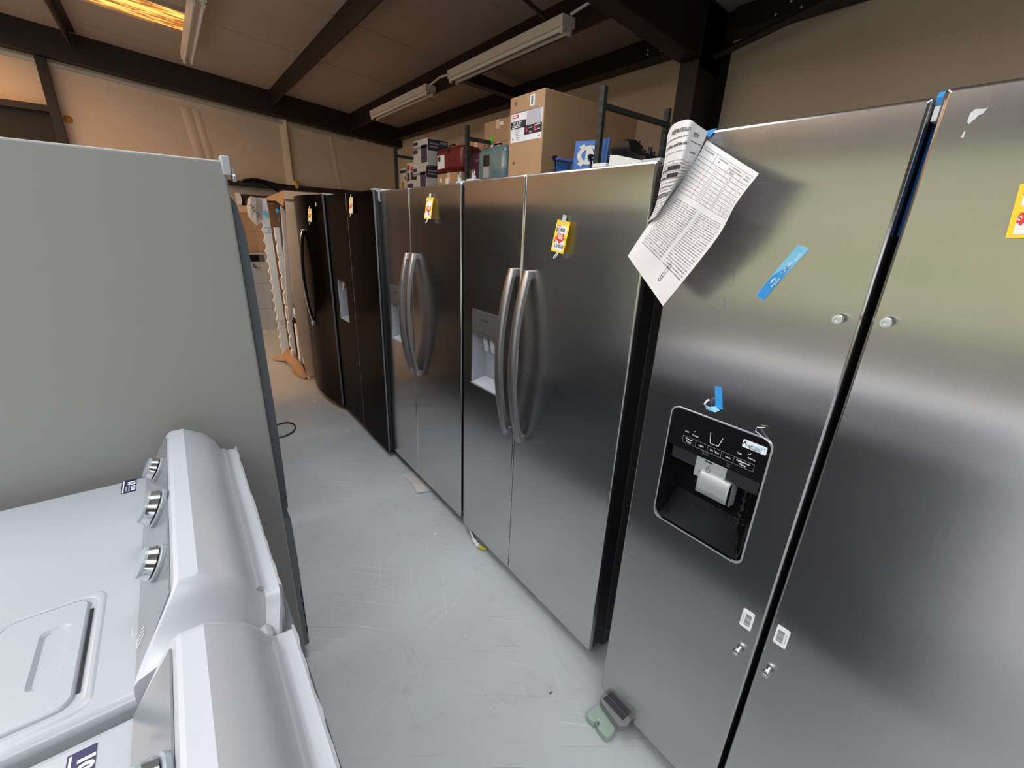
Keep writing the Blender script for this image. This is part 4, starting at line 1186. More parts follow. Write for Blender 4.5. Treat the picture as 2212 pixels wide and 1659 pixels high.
def strip(bm, F, u0, u1, v0, v1, n=10, m_=1):
    g = [[bm.verts.new(F(u0 + (u1 - u0) * i / n, v0 + (v1 - v0) * j / m_)) for i in range(n + 1)] for j in range(m_ + 1)]
    for j in range(m_):
        for i in range(n): bm.faces.new((g[j][i], g[j][i + 1], g[j + 1][i + 1], g[j + 1][i]))

S1 = patch([
 [(0.905,0.643,1.751),(0.885,0.618,1.765),(0.865,0.571,1.764),(0.885,0.561,1.756),(0.915,0.555,1.748)],
 [(0.900,0.638,1.711),(0.875,0.611,1.717),(0.850,0.560,1.717),(0.885,0.571,1.714),(0.915,0.567,1.711)],
 [(0.895,0.636,1.660),(0.870,0.611,1.667),(0.845,0.564,1.667),(0.880,0.576,1.671),(0.912,0.582,1.675)],
 [(0.890,0.637,1.607),(0.868,0.616,1.614),(0.850,0.583,1.620),(0.880,0.595,1.631),(0.910,0.603,1.646)],
 [(0.890,0.651,1.573),(0.870,0.631,1.576),(0.860,0.609,1.586),(0.885,0.618,1.600),(0.908,0.622,1.618)]])
s1 = thing('instruction_sheet', 'curled instruction page headed refrigerator safety taped to the top corner of the nearest refrigerator', 'paper', (0.905, 0.60, 1.57))
M_print1 = print_material('sheet_text_fine', 30, 1, 0.02, 0.62, 0.12, 0.9)
pg = obj('page', sheet_mesh(S1), M_print1, s1, angle=60, uvs='own')
F = on_sheet(S1, 0.0009)
bm = bmesh.new()
def sheet_text(bm, F, s, size, u, v, asp, align='CENTER', bold=0.0):
    """size in sheet-width units; asp = width over height of the sheet"""
    return add_text(bm, s, size, lambda x, y: F(u + x, v - y * asp), align, bold)
sheet_text(bm, F, 'REFRIGERATOR SAFETY', 0.056, 0.55, 0.115, 0.95, bold=0.0015)
sheet_text(bm, F, 'Your safety and the safety', 0.042, 0.34, 0.235, 0.95, bold=0.002)
sheet_text(bm, F, 'important', 0.040, 0.82, 0.27, 0.95, bold=0.001)
sheet_text(bm, F, 'IMPORTANT', 0.064, 0.34, 0.70, 0.95, bold=0.002)
strip(bm, F, 0.06, 0.98, 0.172, 0.178, 16)
strip(bm, F, 0.15, 0.6, 0.30, 0.304, 10); strip(bm, F, 0.15, 0.6, 0.62, 0.625, 10)
obj('lettering', bm, mat('ink_warm', (0.10, 0.075, 0.08), 0.7), pg, smooth=False)
for k, (v0, s) in enumerate(((0.43, 'DANGER'), (0.50, 'WARNING'))):
    bm = bmesh.new(); strip(bm, on_sheet(S1, 0.0009), 0.14, 0.56, v0, v0 + 0.040, 10)
    br_ = obj('warning_bar', bm, M_ink, pg, smooth=False)
    bm = bmesh.new(); sheet_text(bm, on_sheet(S1, 0.0016), s, 0.044, 0.22, v0 + 0.020, 0.95, bold=0.002)
    obj('bar_lettering', bm, M_printw, br_, smooth=False)
S2 = patch([
 [(0.917,0.555,1.733),(0.886,0.496,1.703),(0.856,0.442,1.676),(0.825,0.392,1.652)],
 [(0.895,0.571,1.673),(0.856,0.508,1.646),(0.848,0.467,1.625),(0.815,0.416,1.604)],
 [(0.885,0.606,1.614),(0.844,0.533,1.591),(0.848,0.493,1.571),(0.815,0.435,1.553)],
 [(0.878,0.646,1.558),(0.849,0.579,1.532),(0.845,0.534,1.508),(0.820,0.478,1.486)],
 [(0.872,0.682,1.496),(0.860,0.633,1.462),(0.847,0.586,1.431),(0.835,0.542,1.401)]])
s2 = thing('instruction_sheet', 'white printed page with a table hanging aslant over the nearest refrigerator door', 'paper', (0.86, 0.55, 1.40))
M_print2 = print_material('sheet_text_body', 62, 2, 0.16, 0.56, 0.10, 0.93)
pg = obj('page', sheet_mesh(S2), M_print2, s2, angle=60, uvs='own')
F = on_sheet(S2, 0.0010)
bm = bmesh.new()
vs_ = [0.055, 0.125] + [0.125 + 0.029 * (k + 1) for k in range(9)]
for v in vs_: strip(bm, F, 0.04, 0.95, v, v + 0.0022, 18)
for u in (0.04, 0.28, 0.55, 0.80, 0.95): strip(bm, F, u, u + 0.0030, vs_[0], vs_[-1], 1, 16)
obj('table_lines', bm, mat('ink_line', (0.16, 0.14, 0.15), 0.7), pg, smooth=False)
bm = bmesh.new()
for s, u, v in (('Area contaminants', 0.16, 0.075), ('Concentration dans', 0.415, 0.075), ("l'eau", 0.36, 0.098), ('Limite permise de', 0.675, 0.075), ('concentration du produit', 0.675, 0.095), ("dans l'eau", 0.64, 0.113), ('Taux de', 0.875, 0.078), ('reduction', 0.875, 0.098)):
    sheet_text(bm, F, s, 0.022, u, v, 0.74, bold=0.0005)
rr = random.Random(5)
for k in range(9):
    v = 0.125 + 0.029 * k + 0.0155
    for u, s in ((0.40, rr.choice(('1 +/- 0,1 %', '143 +/- 10 %', '20 +/- 10 %', '140 ug/L +/-10 %'))), (0.67, rr.choice(('30 ug/L', '10 ug/L', '5 ug/L', '50 ug/L'))), (0.875, rr.choice(('>0,2', '>0,7', '>0,3')))):
        sheet_text(bm, F, s, 0.020, u, v, 0.74)
obj('table_text', bm, mat('ink_line', (0.16, 0.14, 0.15)), pg, smooth=False)
bm = bmesh.new()         # small drawing of a water filter near the foot of the page
for a, b in (((0.66, 0.82), (0.66, 0.90)), ((0.70, 0.82), (0.70, 0.90)), ((0.66, 0.90), (0.68, 0.915)), ((0.68, 0.915), (0.70, 0.90)), ((0.66, 0.82), (0.67, 0.808)), ((0.67, 0.808), (0.69, 0.808)), ((0.69, 0.808), (0.70, 0.82)), ((0.66, 0.88), (0.70, 0.88)), ((0.66, 0.83), (0.70, 0.83))):
    a, b = Vector(a), Vector(b); d = (b - a).normalized(); n_ = Vector((-d.y, d.x)) * 0.0022
    bm.faces.new([bm.verts.new(F(*p)) for p in (a + n_, b + n_, b - n_, a - n_)])
strip(bm, F, 0.672, 0.682, 0.86, 0.868, 1); strip(bm, F, 0.672, 0.690, 0.89, 0.896, 1)
obj('filter_drawing', bm, M_ink, pg, smooth=False)
bm = bmesh.new()         # blue tape holding the pages to the door top
prism(bm, [(XA - 0.003, 0.5700, 1.7505), (XA - 0.003, 0.5400, 1.7535), (XA - 0.004, 0.5525, 1.7385)], (-0.0012, 0, 0))
bm2 = bm
single('tape_corner', bm2, M_bluetape, 'triangle of blue tape holding the instruction pages to the refrigerator top', 'tape', smooth=False)

# ================================================================== storage rack behind the row
rack = thing('storage_rack', 'dark green slotted steel rack behind the refrigerators loaded with boxes', 'storage rack', (2.2, 3.4, 0))
XR0, XR1 = 1.90, 2.50
POST = []
def post(x, y, zt):
    bm = bmesh.new()
    w, d_, t = 0.031, 0.025, 0.003
    pr = [(x, y - w / 2), (x + d_, y - w / 2), (x + d_, y - w / 2 + t), (x + t, y - w / 2 + t), (x + t, y + w / 2 - t), (x + d_, y + w / 2 - t), (x + d_, y + w / 2), (x, y + w / 2)]
    prism(bm, [(a, b, 0) for a, b in pr], (0, 0, zt))
    p = obj('post', bm, M_green_rack, rack, smooth=False)
    bm = bmesh.new(); z = 1.72
    while z < zt - 0.02:
        for yy in (y - 0.0075, y + 0.0075):
            vs = [(x - 0.0006, yy - 0.0055, z + 0.012), (x - 0.0006, yy + 0.0055, z + 0.012), (x - 0.0006, yy + 0.0038, z - 0.008), (x - 0.0006, yy - 0.0038, z - 0.008)]
            bm.faces.new([bm.verts.new(q) for q in vs])
        vs = [(x + 0.007, y - w / 2 - 0.0006, z + 0.012), (x + 0.018, y - w / 2 - 0.0006, z + 0.012), (x + 0.016, y - w / 2 - 0.0006, z - 0.008), (x + 0.009, y - w / 2 - 0.0006, z - 0.008)]
        bm.faces.new([bm.verts.new(q) for q in vs])
        z += 0.05
    o = obj('post_slots', bm, M_gasket, p, smooth=False); o['kind'] = 'stuff'
for yy in (1.778, 3.100, 4.42):
    post(XR0, yy, 2.25); post(XR1 - 0.026, yy + 0.01, 2.25)
    for zz in (2.165, 1.2, 0.4):
        obj('brace', B((XR0 + 0.02, yy - 0.012, zz - 0.012), (XR1, yy + 0.012, zz + 0.012)), M_green_rack, rack, smooth=False)
for zz in (0.80, 1.60):
    for xx in (XR0 - 0.005, XR1 - 0.04):
        obj('beam', B((xx, 1.80, zz - 0.04), (xx + 0.045, 4.40, zz + 0.04)), M_green_rack, rack, smooth=False)
    for k in range(6):
        y0 = 1.79 + k * 0.44
        obj('deck_board', B((XR0, y0, zz + 0.04), (XR1, y0 + 0.42, zz + 0.055)), M_card2, rack, smooth=False)
ZS = 1.655

def carton(label, a, b, group=None, m=None, seam=True, name='carton', base=True, cat='cardboard box'):
    t = thing(name, label, cat, ((a[0] + b[0]) / 2, (a[1] + b[1]) / 2, a[2]), group)
    obj('body', B(a, b, 0.004), m or M_card, t)
    if seam:
        ym = (a[1] + b[1]) / 2
        obj('tape_seam', B((a[0] - 0.001, ym - 0.025, b[2] - 0.06), (b[0], ym + 0.025, b[2] + 0.001)), M_card2, t, smooth=False)
    return t

def decal(parent, name, m, x, y0, y1, z0, z1, lift=0.0015):
    return obj(name, B((x - lift, y0, z0), (x, y1, z1)), m, parent, smooth=False)

# the big carton with the printed label
bc = thing('carton', 'big tall brown carton with a black and white product label on top of the rack', 'cardboard box', (2.27, 2.35, ZS))
obj('body', B((1.865, 2.185, ZS), (2.715, 2.515, 2.312), 0.006), M_card, bc)
x = 1.865
lb = decal(bc, 'product_label', M_printw, x, 2.195, 2.495, 2.060, 2.222)
YL = lambda s: 2.495 - 0.300 * s
ZL = lambda s: 2.060 + 0.162 * s
def lab(nm, m, u0, u1, v0, v1, lift=0.0012):
    return obj(nm, B((x - 0.0015 - lift, YL(u1), ZL(v0)), (x - 0.0014, YL(u0), ZL(v1))), m, lb, smooth=False)
lab('label_edge', M_ink, 0.0, 1.0, 0.985, 1.0); lab('label_block', M_ink, 0.0, 0.50, 0.47, 0.72); lab('label_block', M_ink, 0.46, 1.0, 0.20, 0.50)
lab('label_photo', mat('label_photo', (0.50, 0.47, 0.52), 0.6), 0.52, 0.97, 0.50, 0.985)
lab('label_logo', M_red, 0.05, 0.24, 0.83, 0.93)
FL = lambda u, v: plane_fn((x - 0.0031, YL(u), ZL(v)), (0, -1, 0), (0, 0, 1))
bm = bmesh.new()
add_text(bm, '32" X 32"', 0.021, FL(0.22, 0.64), bold=0.0008)
for k in range(2): rect_on(bm, FL(0.05, 0.56 - k * 0.05), 0, 0.085, -0.002, 0.002)
for u, v in ((0.66, 0.36), (0.82, 0.40), (0.92, 0.41)):
    rect_on(bm, FL(u, v), -0.014, 0.014, 0.006, 0.010); rect_on(bm, FL(u, v - 0.1), -0.010, 0.010, -0.002, 0.002)
rect_on(bm, FL(0.07, 0.88), 0, 0.045, -0.003, 0.003)
obj('label_lettering', bm, M_printw, lb, smooth=False)
bm = bmesh.new()
for u, v in ((0.54, 0.34), (0.80, 0.36)):
    lathe(bm, (x - 0.0028, YL(u), ZL(v)), (-1, 0, 0), [(0, 0.010), (0.0004, 0.010)], 14)
lathe(bm, (x - 0.0016, YL(0.08), ZL(0.12)), (-1, 0, 0), [(0, 0.005), (0.0012, 0.005)], 10)
obj('label_dots', bm, M_red, lb, smooth=False)
bm = bmesh.new()
for k in range(6): rect_on(bm, plane_fn((x - 0.0018, YL(0.12), ZL(0.42 - k * 0.065)), (0, -1, 0), (0, 0, 1)), 0, 0.07 - 0.01 * (k % 3), -0.0012, 0.0012)
rect_on(bm, plane_fn((x - 0.0018, YL(0.90), ZL(0.05)), (0, -1, 0), (0, 0, 1)), 0, 0.018, 0, 0.010)
obj('label_text', bm, M_inkgrey, lb, smooth=False)
sl = decal(bc, 'shipping_label', M_printw, x, 2.272, 2.316, 2.238, 2.296)
obj('barcode', B((x - 0.003, 2.288, 2.246), (x - 0.0014, 2.304, 2.288)), M_inkgrey, sl, smooth=False)
for zz in (2.275, 1.945):
    bm = bmesh.new(); lathe(bm, (x + 0.001, 2.455, zz), (-1, 0, 0), [(0, 0.012), (0.003, 0.010)], 12)
    obj('dent', bm, M_cardedge, bc)

# brown cartons stacked behind the suitcases
G2 = 'brown cartons stacked on the rack'
c = carton('upper brown carton with a small green tag beside the big labelled carton', (2.12, 2.82, 2.158), (2.48, 3.19, 2.308), G2)
decal(c, 'paper_label', M_tagwhite, 2.12, 2.935, 2.975, 2.265, 2.290)
bm = bmesh.new(); prism(bm, [(2.119, 3.10, 2.165), (2.119, 3.065, 2.165), (2.119, 3.065, 2.20), (2.119, 3.082, 2.212), (2.119, 3.10, 2.20)], (-0.001, 0, 0))
obj('green_tag', bm, mat('green_tag', (0.06, 0.75, 0.03), 0.5), c, smooth=False)
bm = bmesh.new(); prism(bm, [(2.22, 2.8195, 2.24), (2.25, 2.8195, 2.24), (2.24, 2.8195, 2.295), (2.215, 2.8195, 2.295)], (0, -0.001, 0))
obj('yellow_tape', bm, M_yellow, c, smooth=False)
c = carton('lower brown carton with one white square label under the green-tagged carton', (2.118, 2.80, ZS), (2.48, 3.17, 2.157), G2)
decal(c, 'paper_label', M_tagwhite, 2.118, 3.045, 3.085, 2.115, 2.145)
c = carton('narrow brown carton with dark band beside the middle rack post', (2.14, 3.22, ZS), (2.46, 3.46, 2.215), G2)
decal(c, 'dark_band', M_ink, 2.14, 3.36, 3.46, 2.13, 2.16); decal(c, 'paper_label', M_tagwhite, 2.14, 3.39, 3.44, 2.09, 2.125)

# suitcases
def suitcase(label, a, b, m, r, lay=None):
    t = thing('suitcase', label, 'suitcase', ((a[0] + b[0]) / 2, (a[1] + b[1]) / 2, a[2]), 'suitcases on the rack')
    obj('shell', B(a, b, r, 4), m, t)
    zx = (a[0] + b[0]) / 2
    bm = bmesh.new()
    pr = rrect(a[1] - 0.002, b[1] + 0.002, a[2] - 0.001, b[2] + 0.002, r, 5)
    loft(bm, [[(zx + s, y, z) for y, z in pr] for s in (-0.006, 0.006)], cap0=False, cap1=False)
    obj('zipper', bm, M_black, t)
    bm = bmesh.new(); ym = (a[1] + b[1]) / 2
    tube(bm, [(zx - 0.05, ym - 0.05, b[2] - 0.004), (zx - 0.05, ym - 0.04, b[2] + 0.018), (zx - 0.05, ym + 0.04, b[2] + 0.018), (zx - 0.05, ym + 0.05, b[2] - 0.004)], 0.006, 6)
    obj('carry_handle', bm, M_black, t)
    return t
M_redcase = mat('case_red', (0.13, 0.006, 0.012), 0.35, noise=0.2, nscale=20)
M_purple = mat('case_purple', (0.050, 0.010, 0.030), 0.4, noise=0.2, nscale=20)
M_teal = mat('case_teal', (0.10, 0.16, 0.17), 0.14, noise=0.35, nscale=9, bump=0.35, bscale=10)
s = suitcase('dark red suitcase lying on a brown carton at the rack', (1.94, 3.225, 1.965), (2.132, 3.66, 2.148), M_redcase, 0.035)
decal(s, 'hang_card', M_tagwhite, 1.94, 3.50, 3.62, 1.995, 2.095)
bm = bmesh.new(); lathe(bm, (1.9375, 3.585, 2.07), (-1, 0, 0), [(0, 0.022), (0.0015, 0.022)], 14); obj('card_print', bm, mat('leaf_green', (0.02, 0.05, 0.02), 0.6), s, smooth=False)
bm = bmesh.new(); lathe(bm, (1.942, 3.43, 2.115), (-1, 0, 0), [(0, 0.018), (0.008, 0.016)], 12); obj('lock', bm, M_black, s)
c = carton('small brown carton with two white labels under the dark red suitcase', (1.955, 3.26, ZS), (2.13, 3.66, 1.960), G2)
decal(c, 'paper_label', M_tagwhite, 1.955, 3.575, 3.615, 1.895, 1.925); decal(c, 'paper_label', M_tagwhite, 1.955, 3.46, 3.51, 1.865, 1.925)
s = suitcase('dark purple suitcase standing between the red and the teal ones', (1.95, 2.955, ZS), (2.09, 3.195, 2.075), M_purple, 0.03)
decal(s, 'hang_card', mat('card_tan', (0.30, 0.21, 0.15), 0.6), 1.95, 3.06, 3.135, 1.80, 1.96)
bm = bmesh.new(); lathe(bm, (1.949, 3.02, 2.012), (-1, 0, 0), [(0, 0.014), (0.004, 0.012)], 12); obj('badge', bm, mat('badge_copper', (0.4, 0.2, 0.14), 0.3, 0.8), s)
s = suitcase('pale teal suitcase in glossy plastic beside the big carton', (1.89, 2.585, ZS), (2.11, 2.935, 2.078), M_teal, 0.045)
decal(s, 'handle_well', M_black, 1.89, 2.77, 2.845, 1.955, 2.025); decal(s, 'hang_card', mat('card_grey', (0.32, 0.29, 0.27), 0.5), 1.89, 2.77, 2.845, 1.88, 1.953)
for k, yy in enumerate((2.955, 3.165)):
    bm = bmesh.new(); tube(bm, [(1.885 + 0.01 * k, yy - 0.02, 1.83), (1.88, yy - 0.01, 1.90), (1.884, yy + 0.004, 1.925), (1.89, yy + 0.016, 1.90), (1.90, yy + 0.02, 1.83)], 0.012, 8)
    single('packing_foam', bm, M_foam, ('small rounded white foam end at the foot of the teal suitcase', 'small white foam end at the foot of the purple suitcase')[k], 'foam')

# small printed boxes
M_boxw = mat('box_pale', (0.55, 0.51, 0.47), 0.55, noise=0.05)
def printed(label, a, b, blocks):
    t = thing('product_box', label, 'product box', ((a[0] + b[0]) / 2, (a[1] + b[1]) / 2, a[2]), 'printed product boxes at the far end of the rack')
    obj('body', B(a, b, 0.003), M_boxw, t)
    for nm, m, u0, u1, v0, v1 in blocks:
        W_, H_ = b[1] - a[1], b[2] - a[2]
        obj(nm, B((a[0] - 0.0015, b[1] - W_ * u1, a[2] + H_ * v0), (a[0] + 0.001, b[1] - W_ * u0, a[2] + H_ * v1)), m, t, smooth=False)
    W_, H_ = b[0] - a[0], b[2] - a[2]
    for nm, m, u0, u1, v0, v1 in (('side_block', M_ink, 0.0, 1.0, 0.55, 0.97), ('side_text', M_inkgrey, 0.08, 0.5, 0.66, 0.72), ('side_text', M_inkgrey, 0.08, 0.55, 0.78, 0.84), ('side_text', M_inkgrey, 0.6, 0.95, 0.82, 0.92)):
        e_ = 0.0012 if nm == 'side_block' else 0.002
        obj(nm, B((a[0] + W_ * u0, a[1] - e_, a[2] + H_ * v0), (a[0] + W_ * u1, a[1] + 0.001, a[2] + H_ * v1)), m, t, smooth=False)
    return t
M_violet = mat('print_violet', (0.045, 0.035, 0.085), 0.5)
BLK = (('print_block', M_ink, 0.02, 0.33, 0.80, 0.93), ('print_block', M_inkgrey, 0.0, 0.98, 0.66, 0.74), ('print_block', M_ink, 0.02, 0.30, 0.50, 0.64), ('print_block', M_violet, 0.55, 0.95, 0.12, 0.78))
printed('upper grey and black product box on the stack near the red suitcase', (1.96, 3.83, 2.048), (2.16, 4.125, 2.262), BLK)
printed('lower grey and black product box under its twin near the red suitcase', (1.95, 3.85, 1.835), (2.16, 4.13, 2.046), BLK)
printed('hidden-footed grey product box at the bottom of the twin stack', (1.95, 3.85, ZS), (2.16, 4.13, 1.833), BLK)
M_gold = mat('print_gold', (0.35, 0.22, 0.03), 0.5); M_or = mat('print_orange', (0.40, 0.05, 0.02), 0.5)
printed('small pale box with a golden picture at the far end of the rack', (1.97, 4.31, ZS + 0.13), (2.12, 4.47, 2.062), (('print_block', M_gold, 0.30, 0.62, 0.12, 0.55), ('print_block', M_ink, 0.05, 0.95, 0.84, 0.93), ('print_block', M_or, 0.7, 0.9, 0.6, 0.75)))
printed('small pale box printed orange and dark blue beside the golden-picture box', (1.97, 4.14, ZS + 0.13), (2.12, 4.30, 2.098), (('print_block', M_or, 0.05, 0.42, 0.80, 0.93), ('print_block', M_or, 0.55, 0.92, 0.76, 0.88), ('print_block', M_ink, 0.10, 0.36, 0.50, 0.72), ('print_block', M_ink, 0.55, 0.85, 0.52, 0.74), ('print_block', M_violet, 0.0, 1.0, 0.18, 0.42)))
printed('low pale box under the two small printed boxes', (1.97, 4.14, ZS), (2.12, 4.47, ZS + 0.128), (('print_block', M_violet, 0.1, 0.4, 0.2, 0.7),))

# folding camp chair with the white emblem
ch = thing('camp_chair', 'blue folding camp chair with a white NC emblem on its back', 'chair', (2.0, 1.90, ZS))
M_blue = mat('chair_blue', (0.06, 0.16, 0.45), 0.65, noise=0.12, nscale=30)
bm = bmesh.new()
def back(u, v):      # u 0..1 from left (far y) to right, v up
    y = 2.008 - 0.256 * u
    return Vector((1.945 + 0.03 * v + 0.025 * (1 - (2 * u - 1) ** 2), y, 1.74 + (0.292 - 0.010 * u) * v))
g = [[bm.verts.new(back(i / 12, j / 8)) for i in range(13)] for j in range(9)]
for j in range(8):
    for i in range(12): bm.faces.new((g[j][i], g[j][i + 1], g[j + 1][i + 1], g[j + 1][i]))
bk = obj('backrest', bm, M_blue, ch)
md = bk.modifiers.new('thickness', 'SOLIDIFY'); md.thickness = 0.012
def emb(pts, lift):
    bm = bmesh.new()
    bm.faces.new([bm.verts.new(back(u, v) + Vector((-lift, 0, 0))) for u, v in pts])
    return bm
up_ = lambda p: (0.42 + (p[0] - 0.44) * 0.92, 0.745 + (p[1] - 0.56) * 0.56)
ar = lambda a0, a1, r, cx=0.44, cy=0.56, n=22: [(cx + r * 1.02 * math.cos(math.radians(a0 + (a1 - a0) * i / n)), cy + r * 0.90 * math.sin(math.radians(a0 + (a1 - a0) * i / n))) for i in range(n + 1)]
bm = bmesh.new()
o1, i1 = ar(40, 320, 0.34), ar(40, 320, 0.225)
for i in range(22):
    bm.faces.new([bm.verts.new(back(*up_(p)) + Vector((-0.0155, 0, 0))) for p in (o1[i], o1[i + 1], i1[i + 1], i1[i])])
for pts in (((0.62, 0.86), (0.80, 0.95), (0.80, 0.70), (0.66, 0.70)), ((0.62, 0.26), (0.80, 0.17), (0.80, 0.42), (0.66, 0.42)),
            ((0.12, 0.83), (0.24, 0.92), (0.30, 0.84), (0.19, 0.74)), ((0.12, 0.29), (0.24, 0.20), (0.30, 0.28), (0.19, 0.38)),
            ((0.33, 0.28), (0.44, 0.28), (0.44, 0.84), (0.33, 0.84)), ((0.34, 0.84), (0.47, 0.84), (0.72, 0.28), (0.59, 0.28)), ((0.60, 0.28), (0.71, 0.28), (0.71, 0.84), (0.60, 0.84))):
    bm.faces.new([bm.verts.new(back(*up_(p)) + Vector((-0.0162, 0, 0))) for p in pts])
obj('emblem', bm, mat('emblem_white', (0.62, 0.60, 0.56), 0.6), bk, smooth=False)
for yy, x0_ in ((2.035, 1.835), (1.842, 1.925)):
    bm = bmesh.new(); tube(bm, [(2.06, yy, ZS), (2.02, yy, 1.80), (2.00, yy, 2.00)], 0.009, 8); obj('frame_post', bm, M_black, ch)
    bm = bmesh.new(); box(bm, (x0_, yy - 0.024, 1.922), (x0_ + 0.15, yy + 0.024, 1.936), 0.005); obj('armrest', bm, M_blue, ch)
    bm = bmesh.new(); lathe(bm, (x0_ + 0.004, yy, 1.925), (0, 0, 1), [(0, 0.010), (0.006, 0.017), (0.016, 0.019), (0.022, 0.012)], 12); obj('arm_cap', bm, M_black, ch)
    bm = bmesh.new(); tube(bm, [(x0_ + 0.006, yy, ZS), (x0_ + 0.006, yy, 1.925)], 0.006, 8); obj('frame_post', bm, M_black, ch)
bm = bmesh.new(); box(bm, (1.85, 2.029, 1.70), (1.96, 2.041, 1.915), 0.003); obj('side_panel', bm, M_blue, ch)
obj('seat', B((1.84, 1.84, 1.75), (2.05, 2.03, 1.765), 0.004), M_blue, ch)

# dark folded chairs and bags beyond
def folded(label, x, y, h, blue=False, lean=0.05):
    t = thing('folded_chair', label, 'folded chair', (x, y, ZS), 'folded camp chairs on the rack')
    for k in range(5):
        dx, dy = (k % 3 - 1) * 0.028, (k // 3 - 0.5) * 0.04
        bm = bmesh.new(); tube(bm, [(x + dx, y + dy, ZS), (x + dx + lean * 0.4, y + dy - lean * 0.3, ZS + h * 0.6), (x + dx * 1.2 + lean, y + dy - lean * 0.6, ZS + h - 0.02 * k)], 0.012, 7)
        obj('frame_tube', bm, M_black, t)
    bm = bmesh.new(); tube(bm, [(x, y, ZS + 0.04), (x + 0.01, y, ZS + h * 0.5), (x + lean * 0.8, y - lean * 0.5, ZS + h * 0.9)], [0.035, 0.045, 0.03], 8)
    obj('folded_fabric', bm, M_blue if blue else M_black, t)
    return t
folded('folded camp chair with blue cloth just right of the emblem chair', 2.30, 1.99, 0.42, True, 0.02)
folded('black folded camp chair leaning by the near rack post', 2.29, 1.895, 0.41, False, 0.06)
folded('short black folded chair behind the dark bag on the rack', 2.38, 1.83, 0.38, False, 0.03)
folded('black folded chair nearest the back rack post', 2.40, 1.70, 0.33, False, -0.02)
bm = bmesh.new()
loft(bm, [[(2.11, y0, ZS), (2.22, y0, ZS), (2.22, y0, z), (2.17, y0, z + 0.015), (2.11, y0, z)] for y0, z in ((1.93, 1.95), (1.87, 2.00), (1.80, 2.035), (1.745, 2.025), (1.72, 1.97), (1.62, 1.94), (1.56, 1.86))])
single('duffel_bag', bm, M_black, 'dark slumped bag on the rack right of the emblem chair', 'bag')
bm = bmesh.new(); prism(bm, [(2.05, 1.885, 1.80), (2.05, 1.845, 1.80), (2.05, 1.845, 1.985), (2.05, 1.885, 1.99)], (0.05, 0, 0))
single('small_box', bm, mat('box_print_grey', (0.25, 0.25, 0.27), 0.5, noise=0.6, nscale=60), 'small grey printed box wedged beside the near rack post', 'box', smooth=False)
# white foam piece lying on the nearer handled refrigerator
bm = bmesh.new()
prism(bm, [(1.30, 1.152, 1.709), (1.30, 0.90, 1.709), (1.30, 0.90, 1.772), (1.30, 1.02, 1.778), (1.30, 1.12, 1.803), (1.30, 1.150, 1.806)], (0.20, 0, 0))
single('foam_offcut', bm, M_foam, 'white wedge of packing foam on top of the nearer handled refrigerator', 'foam', smooth=False)
bm = bmesh.new(); prism(bm, [(1.30, 1.23, 1.709), (1.30, 1.165, 1.709), (1.30, 1.165, 1.783), (1.30, 1.23, 1.784)], (0.14, 0, 0))
single('foam_offcut', bm, M_foam, 'small white foam block beside the foam wedge on the handled refrigerator', 'foam', smooth=False)

# ================================================================== boxed refrigerator at the end of the row
XC, YC0, YC1 = 0.905, 4.520, 5.46
ct = thing('open_carton', 'tall cut-open refrigerator carton at the end of the row', 'cardboard box', (1.3, 5.0, 0))
EDGE = [(0.902, 0.0), (0.888, 0.15), (0.872, 0.35), (0.860, 0.60), (0.866, 0.95), (0.876, 1.20), (0.888, 1.45), (0.900, 1.712)]
bm = bmesh.new(); prism(bm, [(a, YC0, b) for a, b in EDGE] + [(1.66, YC0, 1.712), (1.66, YC0, 0.0)], (0, 0.008, 0))
obj('side_panel', bm, M_card2, ct, smooth=False)
bm = bmesh.new(); loft(bm, [[(a, YC0 + 0.008, b), (a + 0.010, YC0 + 0.06, b), (a + 0.016, YC0 + 0.058, b), (a + 0.008, YC0 + 0.008, b)] for a, b in EDGE])
obj('corner_strip', bm, M_card2, ct)
obj('back_panel', B((1.652, YC0, 0.0), (1.66, YC1, 1.76)), M_card, ct, smooth=False)
obj('far_panel', B((0.915, YC1 - 0.008, 0.0), (1.66, YC1, 1.70)), M_card, ct, smooth=False)
bm = bmesh.new()
prism(bm, [(XC - 0.004, YC0 - 0.004, 1.712), (XC - 0.004, YC0 - 0.004, 1.778), (1.66, YC0 - 0.004, 1.770), (1.66, YC0 - 0.004, 1.704)], (0, 0.010, 0))
obj('lid_rim', bm, M_card2, ct, smooth=False)
bm = bmesh.new()
prism(bm, [(XC - 0.006, YC0 + 0.006, 1.716), (XC - 0.006, YC0 + 0.006, 1.778), (XC - 0.010, YC1 - 0.05, 1.735), (XC - 0.012, YC1 - 0.08, 1.715), (XC - 0.004, 4.95, 1.705), (XC - 0.012, 4.72, 1.672), (XC - 0.008, 4.62, 1.650), (XC - 0.006, 4.58, 1.70)], (0.008, 0, 0))
obj('torn_rim', bm, M_card, ct, smooth=False)
bm = bmesh.new(); prism(bm, [(XC - 0.006, YC0, 1.776), (1.66, YC0, 1.770), (1.66, YC1, 1.745), (XC - 0.01, YC1, 1.735)], (0, 0, 0.006))
obj('lid', bm, M_card, ct, smooth=False)
obj('rim_tape', B((XC - 0.0055, YC0 - 0.0055, 1.698), (1.12, YC0 + 0.004, 1.712)), M_cardedge, ct, smooth=False)
obj('base_tray', B((XC - 0.004, YC0 - 0.004, 0.0), (1.66, YC0 + 0.004, 0.065)), M_card2, ct, smooth=False)
bm = bmesh.new()
for k in range(5): rect_on(bm, plane_fn((XC + 0.030 + k * 0.018, YC0 - 0.0048, 0.035), (1, 0, 0), (0, 0, 1)), -0.004, 0.004, -0.006, 0.006)
obj('staple_row', bm, M_ink, ct, smooth=False)
